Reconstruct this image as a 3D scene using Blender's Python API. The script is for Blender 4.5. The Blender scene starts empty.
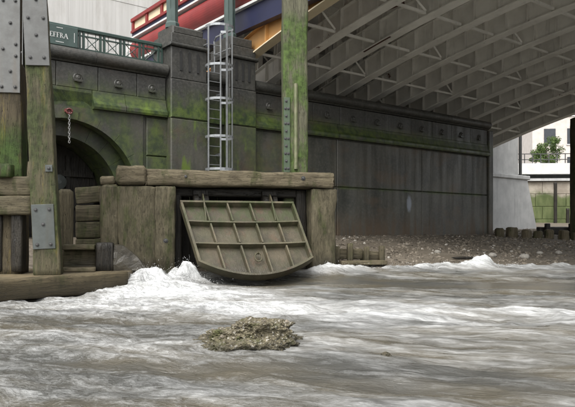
import bpy, bmesh, math, random
import numpy as np
from mathutils import Vector, Matrix, Euler

R = math.radians
sc = bpy.context.scene
COL = sc.collection

# ------------------------------------------------------------------ camera
cam = bpy.data.cameras.new("camera")
camo = bpy.data.objects.new("camera", cam)
COL.objects.link(camo)
camo.location = (0, 0, 1.1)
camo.rotation_euler = (R(90), 0, 0)
cam.sensor_width = 36.0
cam.lens = 39.13
cam.shift_y = 0.0443
cam.clip_end = 2000
sc.camera = camo

# ------------------------------------------------------------------ light
SUN_EL, SUN_AZ = 55.0, 205.0            # azimuth clockwise from +Y: behind the camera's left shoulder
world = bpy.data.worlds.new("World")
sc.world = world
world.use_nodes = True
wn = world.node_tree.nodes
wl = world.node_tree.links
bg = wn["Background"]
sky = wn.new("ShaderNodeTexSky")
sky.sky_type = 'NISHITA'
sky.sun_disc = False
sky.sun_elevation = R(SUN_EL)
sky.sun_rotation = R(SUN_AZ)
sky.air_density = 1.0
sky.dust_density = 4.0
hs = wn.new("ShaderNodeHueSaturation")
hs.inputs["Saturation"].default_value = 0.18
wl.new(sky.outputs[0], hs.inputs["Color"])
wl.new(hs.outputs[0], bg.inputs["Color"])
bg.inputs["Strength"].default_value = 0.15
sl = bpy.data.lights.new("sun", 'SUN')
sl.energy = 0.9
sl.angle = R(45)
sl.color = (1.0, 0.97, 0.93)
so = bpy.data.objects.new("sun", sl)
COL.objects.link(so)
az, el = R(SUN_AZ), R(SUN_EL)
d = Vector((math.sin(az) * math.cos(el), math.cos(az) * math.cos(el), math.sin(el)))
so.rotation_euler = d.to_track_quat('Z', 'Y').to_euler()
so.location = d * 40
sc.view_settings.view_transform = 'Standard'
sc.view_settings.look = 'None'
sc.view_settings.gamma = 1
sc.view_settings.use_curve_mapping = False
sc.view_settings.exposure = 1.28
sc.cycles.max_bounces = 8
sc.cycles.diffuse_bounces = 5

# ------------------------------------------------------------------ noise
def _hash(ix, iy, iz, seed):
    h = (ix.astype(np.int64) * 374761393 + iy.astype(np.int64) * 668265263 + iz.astype(np.int64) * 2147483647 + seed * 974634777) & 0xFFFFFFFF
    h = ((h ^ (h >> 13)) * 1274126177) & 0xFFFFFFFF
    h = h ^ (h >> 16)
    return (h & 0xFFFF) / 65535.0 * 2 - 1

def vnoise(x, y, z, seed=0):
    x, y, z = [np.asarray(a, float) for a in np.broadcast_arrays(x, y, z)]
    ix, iy, iz = np.floor(x), np.floor(y), np.floor(z)
    fx, fy, fz = x - ix, y - iy, z - iz
    fx, fy, fz = [f * f * f * (f * (f * 6 - 15) + 10) for f in (fx, fy, fz)]
    r = 0
    for dx in (0, 1):
        for dy in (0, 1):
            for dz in (0, 1):
                w = (fx if dx else 1 - fx) * (fy if dy else 1 - fy) * (fz if dz else 1 - fz)
                r = r + w * _hash(ix + dx, iy + dy, iz + dz, seed)
    return r

def fbm(x, y, z, o=4, seed=0, g=0.5):
    a, s, t = 1.0, 0, 0
    for k in range(o):
        f = 2.03 ** k
        s = s + a * vnoise(x * f, y * f, z * f, seed + k * 17)
        t += a
        a *= g
    return s / t

def sstep(a, b, x):
    t = np.clip((np.asarray(x, float) - a) / (b - a), 0, 1)
    return t * t * (3 - 2 * t)

# ------------------------------------------------------------------ materials
MATS = {}

class NT:
    def __init__(self, name):
        self.m = bpy.data.materials.new(name)
        self.m.use_nodes = True
        self.t = self.m.node_tree
        self.t.nodes.clear()
        self.out = self.t.nodes.new("ShaderNodeOutputMaterial")
        self.b = self.t.nodes.new("ShaderNodeBsdfPrincipled")
        self.t.links.new(self.b.outputs[0], self.out.inputs[0])
        MATS[name] = self.m

    def put(self, sock, v):
        if isinstance(v, bpy.types.NodeSocket):
            self.t.links.new(v, sock)
        elif isinstance(v, (tuple, list)) and sock.type == 'RGBA':
            sock.default_value = tuple(v) + ((1,) if len(v) == 3 else ())
        else:
            sock.default_value = v

    def pos(self):
        return self.t.nodes.new("ShaderNodeNewGeometry").outputs["Position"]

    def objc(self):
        return self.t.nodes.new("ShaderNodeTexCoord").outputs["Object"]

    def rnd(self):
        return self.t.nodes.new("ShaderNodeObjectInfo").outputs["Random"]

    def attr(self, n):
        a = self.t.nodes.new("ShaderNodeAttribute")
        a.attribute_name = n
        return a.outputs["Fac"]

    def map(self, v, scale=(1, 1, 1), loc=(0, 0, 0), rot=(0, 0, 0)):
        n = self.t.nodes.new("ShaderNodeMapping")
        self.put(n.inputs["Vector"], v)
        n.inputs["Scale"].default_value = scale
        n.inputs["Location"].default_value = loc
        n.inputs["Rotation"].default_value = rot
        return n.outputs[0]

    def noise(self, v, scale=1, detail=4, rough=0.55, dist=0.0):
        n = self.t.nodes.new("ShaderNodeTexNoise")
        self.put(n.inputs["Vector"], v)
        n.inputs["Scale"].default_value = scale
        n.inputs["Detail"].default_value = detail
        n.inputs["Roughness"].default_value = rough
        n.inputs["Distortion"].default_value = dist
        return n.outputs[0]

    def voro(self, v, scale=1, feature='F1', out="Distance"):
        n = self.t.nodes.new("ShaderNodeTexVoronoi")
        n.feature = feature
        self.put(n.inputs["Vector"], v)
        n.inputs["Scale"].default_value = scale
        return n.outputs[out]

    def math(self, op, a, b=0.0, c=None, clamp=False):
        n = self.t.nodes.new("ShaderNodeMath")
        n.operation = op
        n.use_clamp = clamp
        self.put(n.inputs[0], a)
        self.put(n.inputs[1], b)
        if c is not None:
            self.put(n.inputs[2], c)
        return n.outputs[0]

    def rng(self, v, a, b, c=0.0, d=1.0, smooth=True):
        n = self.t.nodes.new("ShaderNodeMapRange")
        n.interpolation_type = 'SMOOTHSTEP' if smooth else 'LINEAR'
        self.put(n.inputs[0], v)
        for i, q in enumerate((a, b, c, d)):
            self.put(n.inputs[1 + i], q)
        return n.outputs[0]

    def mix(self, f, a, b, kind='MIX'):
        n = self.t.nodes.new("ShaderNodeMix")
        n.data_type = 'RGBA'
        n.blend_type = kind
        self.put(n.inputs[0], f)
        self.put(n.inputs[6], a)
        self.put(n.inputs[7], b)
        return n.outputs[2]

    def sep(self, v):
        n = self.t.nodes.new("ShaderNodeSeparateXYZ")
        self.put(n.inputs[0], v)
        return n.outputs

    def dot(self, v, w):
        n = self.t.nodes.new("ShaderNodeVectorMath")
        n.operation = 'DOT_PRODUCT'
        self.put(n.inputs[0], v)
        n.inputs[1].default_value = w
        return n.outputs["Value"]

    def bump(self, h, strength=0.4, dist=0.02):
        n = self.t.nodes.new("ShaderNodeBump")
        n.inputs["Strength"].default_value = strength
        n.inputs["Distance"].default_value = dist
        self.put(n.inputs["Height"], h)
        return n.outputs[0]

    def done(self, color, rough=0.7, normal=None, metal=0.0, spec=0.5):
        self.put(self.b.inputs["Base Color"], color)
        self.put(self.b.inputs["Roughness"], rough)
        self.b.inputs["Metallic"].default_value = metal
        self.put(self.b.inputs["Specular IOR Level"], spec)
        if normal is not None:
            self.put(self.b.inputs["Normal"], normal)
        return self.m

UX, UY = 0.789, 0.614

def mat_wall():
    n = NT("river_wall_stone")
    p = n.pos()
    z = n.sep(p)[2]
    tt = n.dot(p, (UX, UY, 0))                       # along the wall; P0 -> 9.52
    big = n.noise(p, 0.9, 5, 0.6)
    fine = n.noise(p, 14, 5, 0.65)
    streak = n.noise(n.map(p, (2.6, 2.6, 0.22)), 1.4, 4, 0.6)
    base = n.mix(n.rng(big, 0.3, 0.7), (0.027, 0.030, 0.023), (0.072, 0.070, 0.053))
    base = n.mix(n.math('MULTIPLY', n.rnd(), 0.35), base, (0.06, 0.055, 0.05))
    base = n.mix(n.math('MULTIPLY', n.rng(fine, 0.4, 0.75), 0.4), base, (0.115, 0.107, 0.09))
    base = n.mix(n.math('MULTIPLY', n.rng(streak, 0.5, 0.75), 0.35), base, (0.018, 0.019, 0.017))
    # brown tide stain at the foot
    low = n.math('MULTIPLY', n.rng(z, 1.9, 0.9), n.rng(streak, 0.35, 0.6))
    base = n.mix(n.math('MULTIPLY', low, 0.7), base, (0.095, 0.06, 0.032))
    bs = n.rng(n.noise(n.map(p, (0.8, 0.8, 1.3), (5, 3, 1)), 0.9, 4, 0.6), 0.52, 0.68)
    base = n.mix(n.math('MULTIPLY', bs, 0.55), base, (0.085, 0.058, 0.034))
    base = n.mix(n.rng(z, 4.55, 4.75, 0.0, 0.6), base, n.mix(n.rng(fine, 0.35, 0.7), (0.026, 0.026, 0.025), (0.060, 0.059, 0.055)))
    # algae: general on the open wall, a band on the ledge, patches
    left = n.rng(tt, 13.5, 9.0)
    patch = n.noise(n.map(p, (1.0, 1.0, 0.45)), 1.1, 5, 0.65)
    below = n.rng(z, 5.1, 4.4)
    g1 = n.math('MULTIPLY', n.math('MULTIPLY', n.rng(patch, 0.40, 0.62), left), below)
    band = n.math('MULTIPLY', n.rng(z, 4.08, 4.14), n.rng(z, 4.85, 4.35))
    g2 = n.math('MULTIPLY', band, n.rng(n.noise(p, 1.7, 4, 0.6), 0.30, 0.5))
    g2 = n.math('MULTIPLY', g2, n.rng(tt, 24, 14, 0.45, 1.0))
    jl = n.math('MULTIPLY', n.rng(n.math('ABSOLUTE', n.math('SUBTRACT', z, 2.49)), 0.10, 0.02), n.rng(patch, 0.35, 0.55))
    g2 = n.math('MAXIMUM', g2, n.math('MULTIPLY', jl, 0.6))
    g = n.math('MAXIMUM', n.math('MULTIPLY', g1, 0.75), g2)
    gc = n.mix(n.rng(n.noise(p, 6, 4, 0.6), 0.3, 0.7), (0.024, 0.040, 0.016), (0.075, 0.105, 0.024))
    col = n.mix(g, base, gc)
    bright = n.math('MULTIPLY', n.rng(n.noise(n.map(p, (1.6, 1.6, 0.5), (3, 1, 0)), 1.0, 4, 0.6), 0.60, 0.70), n.math('MULTIPLY', left, below))
    col = n.mix(n.math('MULTIPLY', bright, 0.8), col, (0.10, 0.15, 0.02))
    # a smear of whitewash on the lower course
    sx = n.math('MULTIPLY', n.math('SUBTRACT', tt, 9.52 + 8.12), 6.5)
    sz = n.math('MULTIPLY', n.math('SUBTRACT', z, 2.02), 2.9)
    dd = n.math('ADD', n.math('MULTIPLY', sx, sx), n.math('MULTIPLY', sz, sz))
    dd = n.math('ADD', dd, n.math('MULTIPLY', n.math('SUBTRACT', fine, 0.5), 0.9))
    col = n.mix(n.rng(dd, 1.1, 0.1, 0.0, 0.75), col, (0.26, 0.29, 0.34))
    rough = n.rng(streak, 0.3, 0.7, 0.30, 0.62)
    h = n.math('ADD', n.math('MULTIPLY', fine, 0.5), n.noise(p, 50, 3, 0.6))
    return n.done(col, rough, n.bump(h, 0.5, 0.012), spec=0.4)

def mat_simple(name, c, c2=None, rough=0.6, scale=3.0, bump=0.25, metal=0.0, fine=40, spec=0.5, streak=0.0, dark=None):
    n = NT(name)
    p = n.pos()
    c2 = c2 or tuple(x * 0.7 for x in c)
    f = n.rng(n.noise(p, scale, 5, 0.62), 0.3, 0.7)
    col = n.mix(f, c2, c)
    if streak:
        s = n.rng(n.noise(n.map(p, (3, 3, 0.3)), 1.6, 4, 0.6), 0.5, 0.72)
        col = n.mix(n.math('MULTIPLY', s, streak), col, dark or tuple(x * 0.35 for x in c))
    h = n.noise(p, fine, 3, 0.6)
    return n.done(col, rough, n.bump(h, bump, 0.01), metal, spec)

def mat_timber(name, c1, c2, moss=0.0, mossc=(0.10, 0.16, 0.03), mz=None, wet=None, rough=0.8, yellow=0.0, gz=0.7):
    n = NT(name)
    o = n.objc()
    p = n.pos()
    z = n.sep(p)[2]
    r = n.rnd()
    ofs = n.t.nodes.new("ShaderNodeVectorMath")
    ofs.operation = 'ADD'
    n.put(ofs.inputs[0], o)
    cm = n.t.nodes.new("ShaderNodeCombineXYZ")
    for i in range(3):
        n.put(cm.inputs[i], n.math('MULTIPLY', r, 13.7 + 5 * i))
    n.put(ofs.inputs[1], cm.outputs[0])
    o = ofs.outputs[0]
    grain = n.noise(n.map(o, (9, 9, gz) if gz < 1 else (4.5, 4.5, gz)), 2.4, 6, 0.65, 0.6)
    blot = n.noise(o, 2.2, 4, 0.6)
    col = n.mix(n.rng(grain, 0.32, 0.68), c1, c2)
    col = n.mix(n.math('MULTIPLY', n.rng(blot, 0.5, 0.72), 0.55), col, tuple(x * 0.55 for x in c1))
    col = n.mix(n.math('MULTIPLY', r, 0.25), col, tuple(x * 0.7 for x in c2))
    crack = n.noise(n.map(o, (16, 16, 0.8)), 2.2, 3, 0.5, 0.4)
    ck = n.rng(n.math('ABSOLUTE', n.math('SUBTRACT', crack, 0.5)), 0.0, 0.016, 1.0, 0.0)
    col = n.mix(n.math('MULTIPLY', ck, 0.42), col, tuple(x * 0.3 for x in c1))
    if yellow:
        yy = n.rng(n.noise(n.map(p, (5, 5, 0.7), (7, 2, 3)), 1.2, 5, 0.7), 0.53, 0.66)
        col = n.mix(n.math('MULTIPLY', yy, yellow), col, (0.22, 0.17, 0.03))
    if moss:
        mm = n.rng(n.noise(n.map(p, (2.4, 2.4, 0.8)), 1.5, 5, 0.65), 0.60 - 0.3 * moss, 0.80 - 0.3 * moss)
        if mz:
            mm = n.math('MULTIPLY', mm, n.math('MULTIPLY', n.rng(z, mz[0], mz[1]), n.rng(z, mz[3], mz[2])))
        gc = n.mix(n.rng(n.noise(p, 9, 3, 0.6), 0.3, 0.7), tuple(x * 0.4 for x in mossc), mossc)
        col = n.mix(n.math('MULTIPLY', mm, 0.9), col, gc)
    rg = rough
    if wet:
        wm = n.rng(n.math('ADD', z, n.math('MULTIPLY', blot, 0.3)), wet + 0.35, wet)
        col = n.mix(n.math('MULTIPLY', wm, 0.65), col, tuple(x * 0.3 for x in c1))
        rg = n.rng(wm, 0, 1, rough, 0.35)
    h = n.math('SUBTRACT', n.math('ADD', n.math('MULTIPLY', grain, 0.8), n.math('MULTIPLY', n.noise(o, 30, 3, 0.6), 0.4)), n.math('MULTIPLY', ck, 0.9))
    return n.done(col, rg, n.bump(h, 0.7, 0.02), spec=0.3)

def mat_bridge():
    n = NT("bridge_grey_paint")
    p = n.pos()
    f = n.rng(n.noise(p, 1.1, 5, 0.65), 0.3, 0.7)
    col = n.mix(f, (0.61, 0.59, 0.535), (0.75, 0.73, 0.665))
    s = n.rng(n.noise(n.map(p, (4, 4, 0.5)), 1.3, 5, 0.7), 0.55, 0.75)
    col = n.mix(n.math('MULTIPLY', s, 0.45), col, (0.33, 0.32, 0.29))
    rr = n.rng(n.noise(n.map(p, (1, 1, 1), (4.2, 1.1, 2.0)), 0.55, 6, 0.75), 0.66, 0.70)
    col = n.mix(rr, col, (0.10, 0.035, 0.018))
    return n.done(col, 0.6, n.bump(n.noise(p, 25, 3, 0.6), 0.2, 0.01), spec=0.35)

def mat_water():
    n = NT("river_water")
    p = n.pos()
    F = n.attr("foam")
    S = n.attr("silk")
    def along(deg, sa, sb):
        a = R(deg)
        cm = n.t.nodes.new("ShaderNodeCombineXYZ")
        n.put(cm.inputs[0], n.dot(p, (math.cos(a) * sa, math.sin(a) * sa, 0)))
        n.put(cm.inputs[1], n.dot(p, (-math.sin(a) * sb, math.cos(a) * sb, 0)))
        return cm.outputs[0]
    def blend(a, b):
        return n.math('ADD', n.math('MULTIPLY', a, S), n.math('MULTIPLY', b, n.math('SUBTRACT', 1.0, S)))
    st1 = n.noise(along(-16, 0.9, 3.2), 1.0, 4, 0.55, 0.5)
    st2 = blend(n.noise(along(-20, 2.6, 11.0), 1.0, 4, 0.58, 0.5), n.noise(along(-25, 5.5, 9.5), 1.0, 5, 0.62, 0.9))
    st3 = blend(n.noise(along(-22, 7.0, 38.0), 1.0, 4, 0.6, 0.4), n.noise(along(-30, 22, 36), 1.0, 4, 0.62, 0.8))
    v = n.math('ADD', F, n.math('MULTIPLY', n.math('SUBTRACT', st1, 0.5), 1.5))
    v = n.math('ADD', v, n.math('MULTIPLY', n.math('SUBTRACT', st2, 0.5), n.rng(S, 0, 1, 1.5, 1.0)))
    v = n.math('ADD', v, n.math('MULTIPLY', n.math('SUBTRACT', st3, 0.5), n.rng(S, 0, 1, 0.9, 0.5)))
    foam = n.rng(v, 0.10, 1.45, smooth=False)
    mud = n.mix(n.rng(n.noise(along(-14, 0.6, 1.4), 0.8, 3, 0.5), 0.35, 0.65), (0.060, 0.060, 0.054), (0.088, 0.078, 0.056))
    dens = n.rng(F, 0.5, 1.25)
    fl = n.mix(dens, (0.22, 0.222, 0.215), (0.36, 0.37, 0.365))
    fh = n.mix(dens, (0.42, 0.425, 0.415), (0.58, 0.59, 0.585))
    fc = n.mix(n.rng(n.math('ADD', st2, n.math('MULTIPLY', n.math('SUBTRACT', st3, 0.5), 0.7)), 0.32, 0.66), fl, fh)
    col = n.mix(foam, mud, fc)
    h = n.math('ADD', n.math('MULTIPLY', st2, 0.8), n.math('MULTIPLY', st3, 0.35))
    rough = n.rng(foam, 0.0, 0.8, 0.24, 0.7)
    m = n.done(col, rough, None, spec=0.5)
    b = n.t.nodes.new("ShaderNodeBump")
    n.put(b.inputs["Strength"], n.rng(S, 0, 1, 0.75, 0.3))
    b.inputs["Distance"].default_value = 0.08
    n.put(b.inputs["Height"], h)
    n.put(n.b.inputs["Normal"], b.outputs[0])
    n.put(n.b.inputs["Subsurface Weight"], n.math('MULTIPLY', foam, 0.6))
    n.b.inputs["Subsurface Radius"].default_value = (1, 1, 1)
    n.b.inputs["Subsurface Scale"].default_value = 0.08
    return m

def mat_gravel():
    n = NT("foreshore_gravel")
    p = n.pos()
    v = n.voro(p, 14, 'F1', 'Color')
    dist = n.voro(p, 14)
    sv = n.t.nodes.new("ShaderNodeSeparateColor")
    n.put(sv.inputs[0], v)
    c = n.mix(sv.outputs[0], (0.085, 0.072, 0.055), (0.175, 0.15, 0.117))
    c = n.mix(n.rng(n.noise(p, 0.8, 4, 0.6), 0.35, 0.65), c, (0.10, 0.084, 0.062))
    c = n.mix(n.rng(dist, 0.02, 0.06, 0.0, 0.0), c, (0.03, 0.025, 0.02))
    return n.done(c, 0.8, n.bump(dist, -0.8, 0.03), spec=0.3)

def mat_stone(name, a, b):
    n = NT(name)
    p = n.pos()
    r = n.rnd()
    c = n.mix(n.rng(n.noise(p, 9, 5, 0.65), 0.3, 0.7), a, b)
    c = n.mix(n.math('MULTIPLY', r, 0.4), c, tuple(x * 0.5 for x in a))
    return n.done(c, 0.85, n.bump(n.noise(p, 45, 4, 0.6), 0.5, 0.01), spec=0.3)

def mat_rock():
    n = NT("rubble_concretion")
    p = n.pos()
    v = n.voro(p, 55, 'F1', 'Color')
    sv = n.t.nodes.new("ShaderNodeSeparateColor")
    n.put(sv.inputs[0], v)
    c = n.mix(sv.outputs[0], (0.075, 0.064, 0.040), (0.19, 0.165, 0.105))
    c = n.mix(n.rng(sv.outputs[1], 0.86, 0.93), c, (0.33, 0.31, 0.26))
    c = n.mix(n.rng(n.noise(p, 7, 4, 0.6), 0.5, 0.7), c, (0.07, 0.075, 0.022))
    c = n.mix(n.rng(n.math('ADD', n.sep(p)[2], n.math('MULTIPLY', n.noise(p, 12, 3, 0.6), 0.06)), 0.13, 0.06, 0.0, 0.7), c, (0.03, 0.027, 0.016))
    nz = n.noise(p, 22, 5, 0.7)
    return n.done(c, 0.7, n.bump(n.math('ADD', n.voro(p, 55), nz), 0.9, 0.03), spec=0.4)

def mat_stones_stuff():
    n = NT("loose_stones")
    p = n.pos()
    g = n.t.nodes.new("ShaderNodeNewGeometry").outputs["Random Per Island"]
    c = n.mix(n.rng(g, 0.0, 0.8), (0.075, 0.064, 0.048), (0.175, 0.15, 0.117))
    c = n.mix(n.rng(g, 0.95, 0.98), c, (0.34, 0.32, 0.28))
    return n.done(c, 0.8, n.bump(n.noise(p, 60, 3, 0.6), 0.4, 0.005), spec=0.3)

def mat_leaf(name, a, b):
    n = NT(name)
    g = n.t.nodes.new("ShaderNodeNewGeometry").outputs["Random Per Island"]
    c = n.mix(g, a, b)
    n.b.inputs["Subsurface Weight"].default_value = 0.0
    return n.done(c, 0.6, None, spec=0.3)

def mat_farwall():
    n = NT("far_wall_stone")
    p = n.pos()
    z = n.sep(p)[2]
    c = n.mix(n.rng(n.noise(p, 1.2, 5, 0.65), 0.3, 0.7), (0.22, 0.19, 0.15), (0.36, 0.325, 0.265))
    g = n.rng(n.math('ADD', z, n.math('MULTIPLY', n.noise(p, 1.4, 4, 0.6), 1.2)), 4.5, 4.0)
    gc = n.mix(n.rng(n.noise(n.map(p, (2, 2, 0.6)), 1.6, 5, 0.6), 0.3, 0.7), (0.055, 0.075, 0.022), (0.105, 0.125, 0.048))
    return n.done(n.mix(g, c, gc), 0.85, n.bump(n.noise(p, 8, 4, 0.6), 0.4, 0.03))

def mat_boardconcrete():
    n = NT("board_marked_concrete")
    p = n.pos()
    brd = n.noise(n.map(p, (2.0, 2.0, 0.05)), 1.6, 4, 0.7)
    c = n.mix(n.rng(brd, 0.35, 0.68), (0.41, 0.40, 0.38), (0.47, 0.46, 0.44))
    c = n.mix(n.math('MULTIPLY', n.rng(n.noise(n.map(p, (1, 1, 0.3)), 1.0, 5, 0.65), 0.5, 0.75), 0.6), c, (0.29, 0.27, 0.24))
    return n.done(c, 0.85, n.bump(brd, 0.4, 0.03))

WALL = mat_wall()
BRG = mat_bridge()
WATER = mat_water()
GRAVEL = mat_gravel()
ROCK = mat_rock()
STONES = mat_stones_stuff()
FARWALL = mat_farwall()
BOARDC = mat_boardconcrete()
PALE = mat_stone("pale_stone", (0.24, 0.225, 0.195), (0.36, 0.34, 0.30))
BROWNST = mat_stone("brown_stone", (0.10, 0.08, 0.06), (0.20, 0.17, 0.13))
T_GREY = mat_timber("weathered_timber", (0.074, 0.060, 0.036), (0.150, 0.126, 0.080), 0.3, (0.060, 0.066, 0.022))
T_BLOCK = mat_timber("wet_weathered_timber", (0.056, 0.047, 0.028), (0.108, 0.092, 0.056), 0.4, (0.050, 0.058, 0.018), wet=0.4)
T_ERODE = mat_timber("eroded_outfall_timber", (0.056, 0.048, 0.029), (0.112, 0.097, 0.060), 0.45, (0.052, 0.060, 0.020), wet=0.4, gz=1.7)
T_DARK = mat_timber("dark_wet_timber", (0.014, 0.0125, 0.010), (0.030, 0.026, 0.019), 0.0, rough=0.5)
T_POST = mat_timber("mossy_post_timber", (0.058, 0.052, 0.031), (0.10, 0.088, 0.052), 0.62, (0.055, 0.07, 0.024), yellow=0.45)
T_POST2 = mat_timber("green_stained_post_timber", (0.042, 0.034, 0.02), (0.08, 0.065, 0.038), 1.0, (0.04, 0.075, 0.014), mz=(1.3, 1.6, 2.6, 3.2), yellow=0.6)
T_GREEN = mat_timber("bright_green_post_timber", (0.068, 0.066, 0.044), (0.125, 0.122, 0.078), 0.72, (0.074, 0.122, 0.026), mz=(1.5, 2.0, 5.9, 6.3))
STEELP = mat_simple("grey_steel_plate", (0.125, 0.128, 0.122), (0.09, 0.09, 0.085), 0.5, 4, 0.15, 0.25, streak=0.35, dark=(0.10, 0.075, 0.05))
STEELD = mat_simple("dark_steel_plate", (0.085, 0.095, 0.09), (0.06, 0.068, 0.062), 0.5, 4, 0.15, 0.2, streak=0.3, dark=(0.06, 0.05, 0.03))
BOLT = mat_simple("bolt_iron", (0.07, 0.07, 0.068), None, 0.5, 20, 0.1, 0.5)
GALV = mat_simple("galvanised_steel", (0.33, 0.345, 0.35), (0.24, 0.25, 0.255), 0.42, 6, 0.05, 0.55)
def mat_flap(name, a, b):
    n = NT(name)
    p = n.pos()
    z = n.sep(p)[2]
    c = n.mix(n.rng(n.noise(p, 2.6, 5, 0.65), 0.3, 0.7), a, b)
    c = n.mix(n.math('MULTIPLY', n.rng(n.noise(n.map(p, (3, 3, 1), (1, 4, 2)), 1.3, 5, 0.7), 0.52, 0.68), 0.5), c, (0.085, 0.046, 0.026))
    gm_ = n.math('MULTIPLY', n.rng(n.noise(n.map(p, (2.5, 2.5, 1.2)), 1.5, 5, 0.65), 0.42, 0.6), n.rng(z, 0.9, 1.5, 0.25, 0.8))
    c = n.mix(gm_, c, (0.038, 0.048, 0.016))
    wetm = n.rng(n.math('ADD', z, n.math('MULTIPLY', n.noise(p, 4, 4, 0.6), 0.35)), 0.62, 0.30)
    c = n.mix(n.math('MULTIPLY', wetm, 0.6), c, (0.022, 0.019, 0.012))
    h = n.math('ADD', n.noise(p, 35, 4, 0.65), n.math('MULTIPLY', n.noise(p, 9, 3, 0.6), 1.5))
    return n.done(c, n.rng(wetm, 0, 1, 0.62, 0.3), n.bump(h, 0.5, 0.012), spec=0.4)
FLAP = mat_flap("flap_gate_paint", (0.055, 0.049, 0.030), (0.105, 0.090, 0.055))
FLAPW = mat_flap("flap_gate_panel", (0.038, 0.033, 0.020), (0.078, 0.064, 0.040))
YELLOW = mat_simple("yellow_paint", (0.52, 0.28, 0.095), (0.44, 0.235, 0.085), 0.5, 1.5, 0.1, streak=0.25, dark=(0.35, 0.20, 0.09))
NAVY = mat_simple("navy_paint", (0.014, 0.017, 0.05), (0.01, 0.012, 0.036), 0.4, 1.5, 0.08)
RED = mat_simple("red_paint", (0.21, 0.018, 0.018), (0.15, 0.014, 0.014), 0.42, 1.5, 0.08, streak=0.25, dark=(0.17, 0.03, 0.03))
WHITE = mat_simple("white_paint", (0.60, 0.60, 0.58), (0.5, 0.5, 0.48), 0.5, 2, 0.05)
CREAM = mat_simple("cream_paint", (0.68, 0.58, 0.40), (0.60, 0.50, 0.34), 0.5, 2, 0.08)
GREENP = mat_simple("dark_green_paint", (0.030, 0.058, 0.046), (0.022, 0.042, 0.034), 0.4, 3, 0.06)
IRON = mat_simple("green_cast_iron", (0.055, 0.085, 0.075), (0.038, 0.06, 0.052), 0.5, 3, 0.1)
PIER = mat_simple("pale_granite", (0.44, 0.44, 0.425), (0.34, 0.34, 0.33), 0.75, 1.3, 0.3, streak=0.3, dark=(0.16, 0.16, 0.15))
CONC = mat_simple("stained_concrete", (0.16, 0.125, 0.07), (0.085, 0.07, 0.04), 0.6, 2.4, 0.6, streak=0.5, dark=(0.03, 0.028, 0.018))
DARKST = mat_simple("flute_shade_stone", (0.022, 0.022, 0.021), None, 0.8, 4, 0.3)  # near-black colour stands in for the shade inside the pilaster flutes
PAVE = mat_simple("terrace_paving", (0.24, 0.23, 0.21), None, 0.8, 2, 0.3)
BRICK = mat_simple("pinkish_render", (0.54, 0.49, 0.45), (0.46, 0.42, 0.38), 0.8, 2, 0.2)
BRICKW = mat_simple("white_render", (0.62, 0.61, 0.58), (0.54, 0.53, 0.50), 0.8, 2, 0.2)
GLASS = mat_simple("dark_window_glass", (0.03, 0.036, 0.042), (0.02, 0.024, 0.03), 0.08, 2, 0.0)
BARK = mat_simple("bark", (0.075, 0.06, 0.045), None, 0.9, 8, 0.6)
LEAF = mat_leaf("tree_leaves", (0.04, 0.075, 0.018), (0.095, 0.14, 0.035))
WEED = mat_leaf("weeds", (0.06, 0.10, 0.015), (0.13, 0.19, 0.035))
ROPE = mat_simple("chain_white", (0.22, 0.22, 0.21), None, 0.6, 6, 0.1)
REDFADE = mat_simple("faded_red_paint", (0.16, 0.045, 0.04), None, 0.6, 6, 0.1)
SPOT = mat_simple("whitewash_smear", (0.42, 0.45, 0.50), (0.30, 0.32, 0.35), 0.8, 6, 0.1)
RUST = mat_simple("rusty_steel", (0.075, 0.03, 0.018), (0.045, 0.02, 0.013), 0.8, 5, 0.4)

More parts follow.
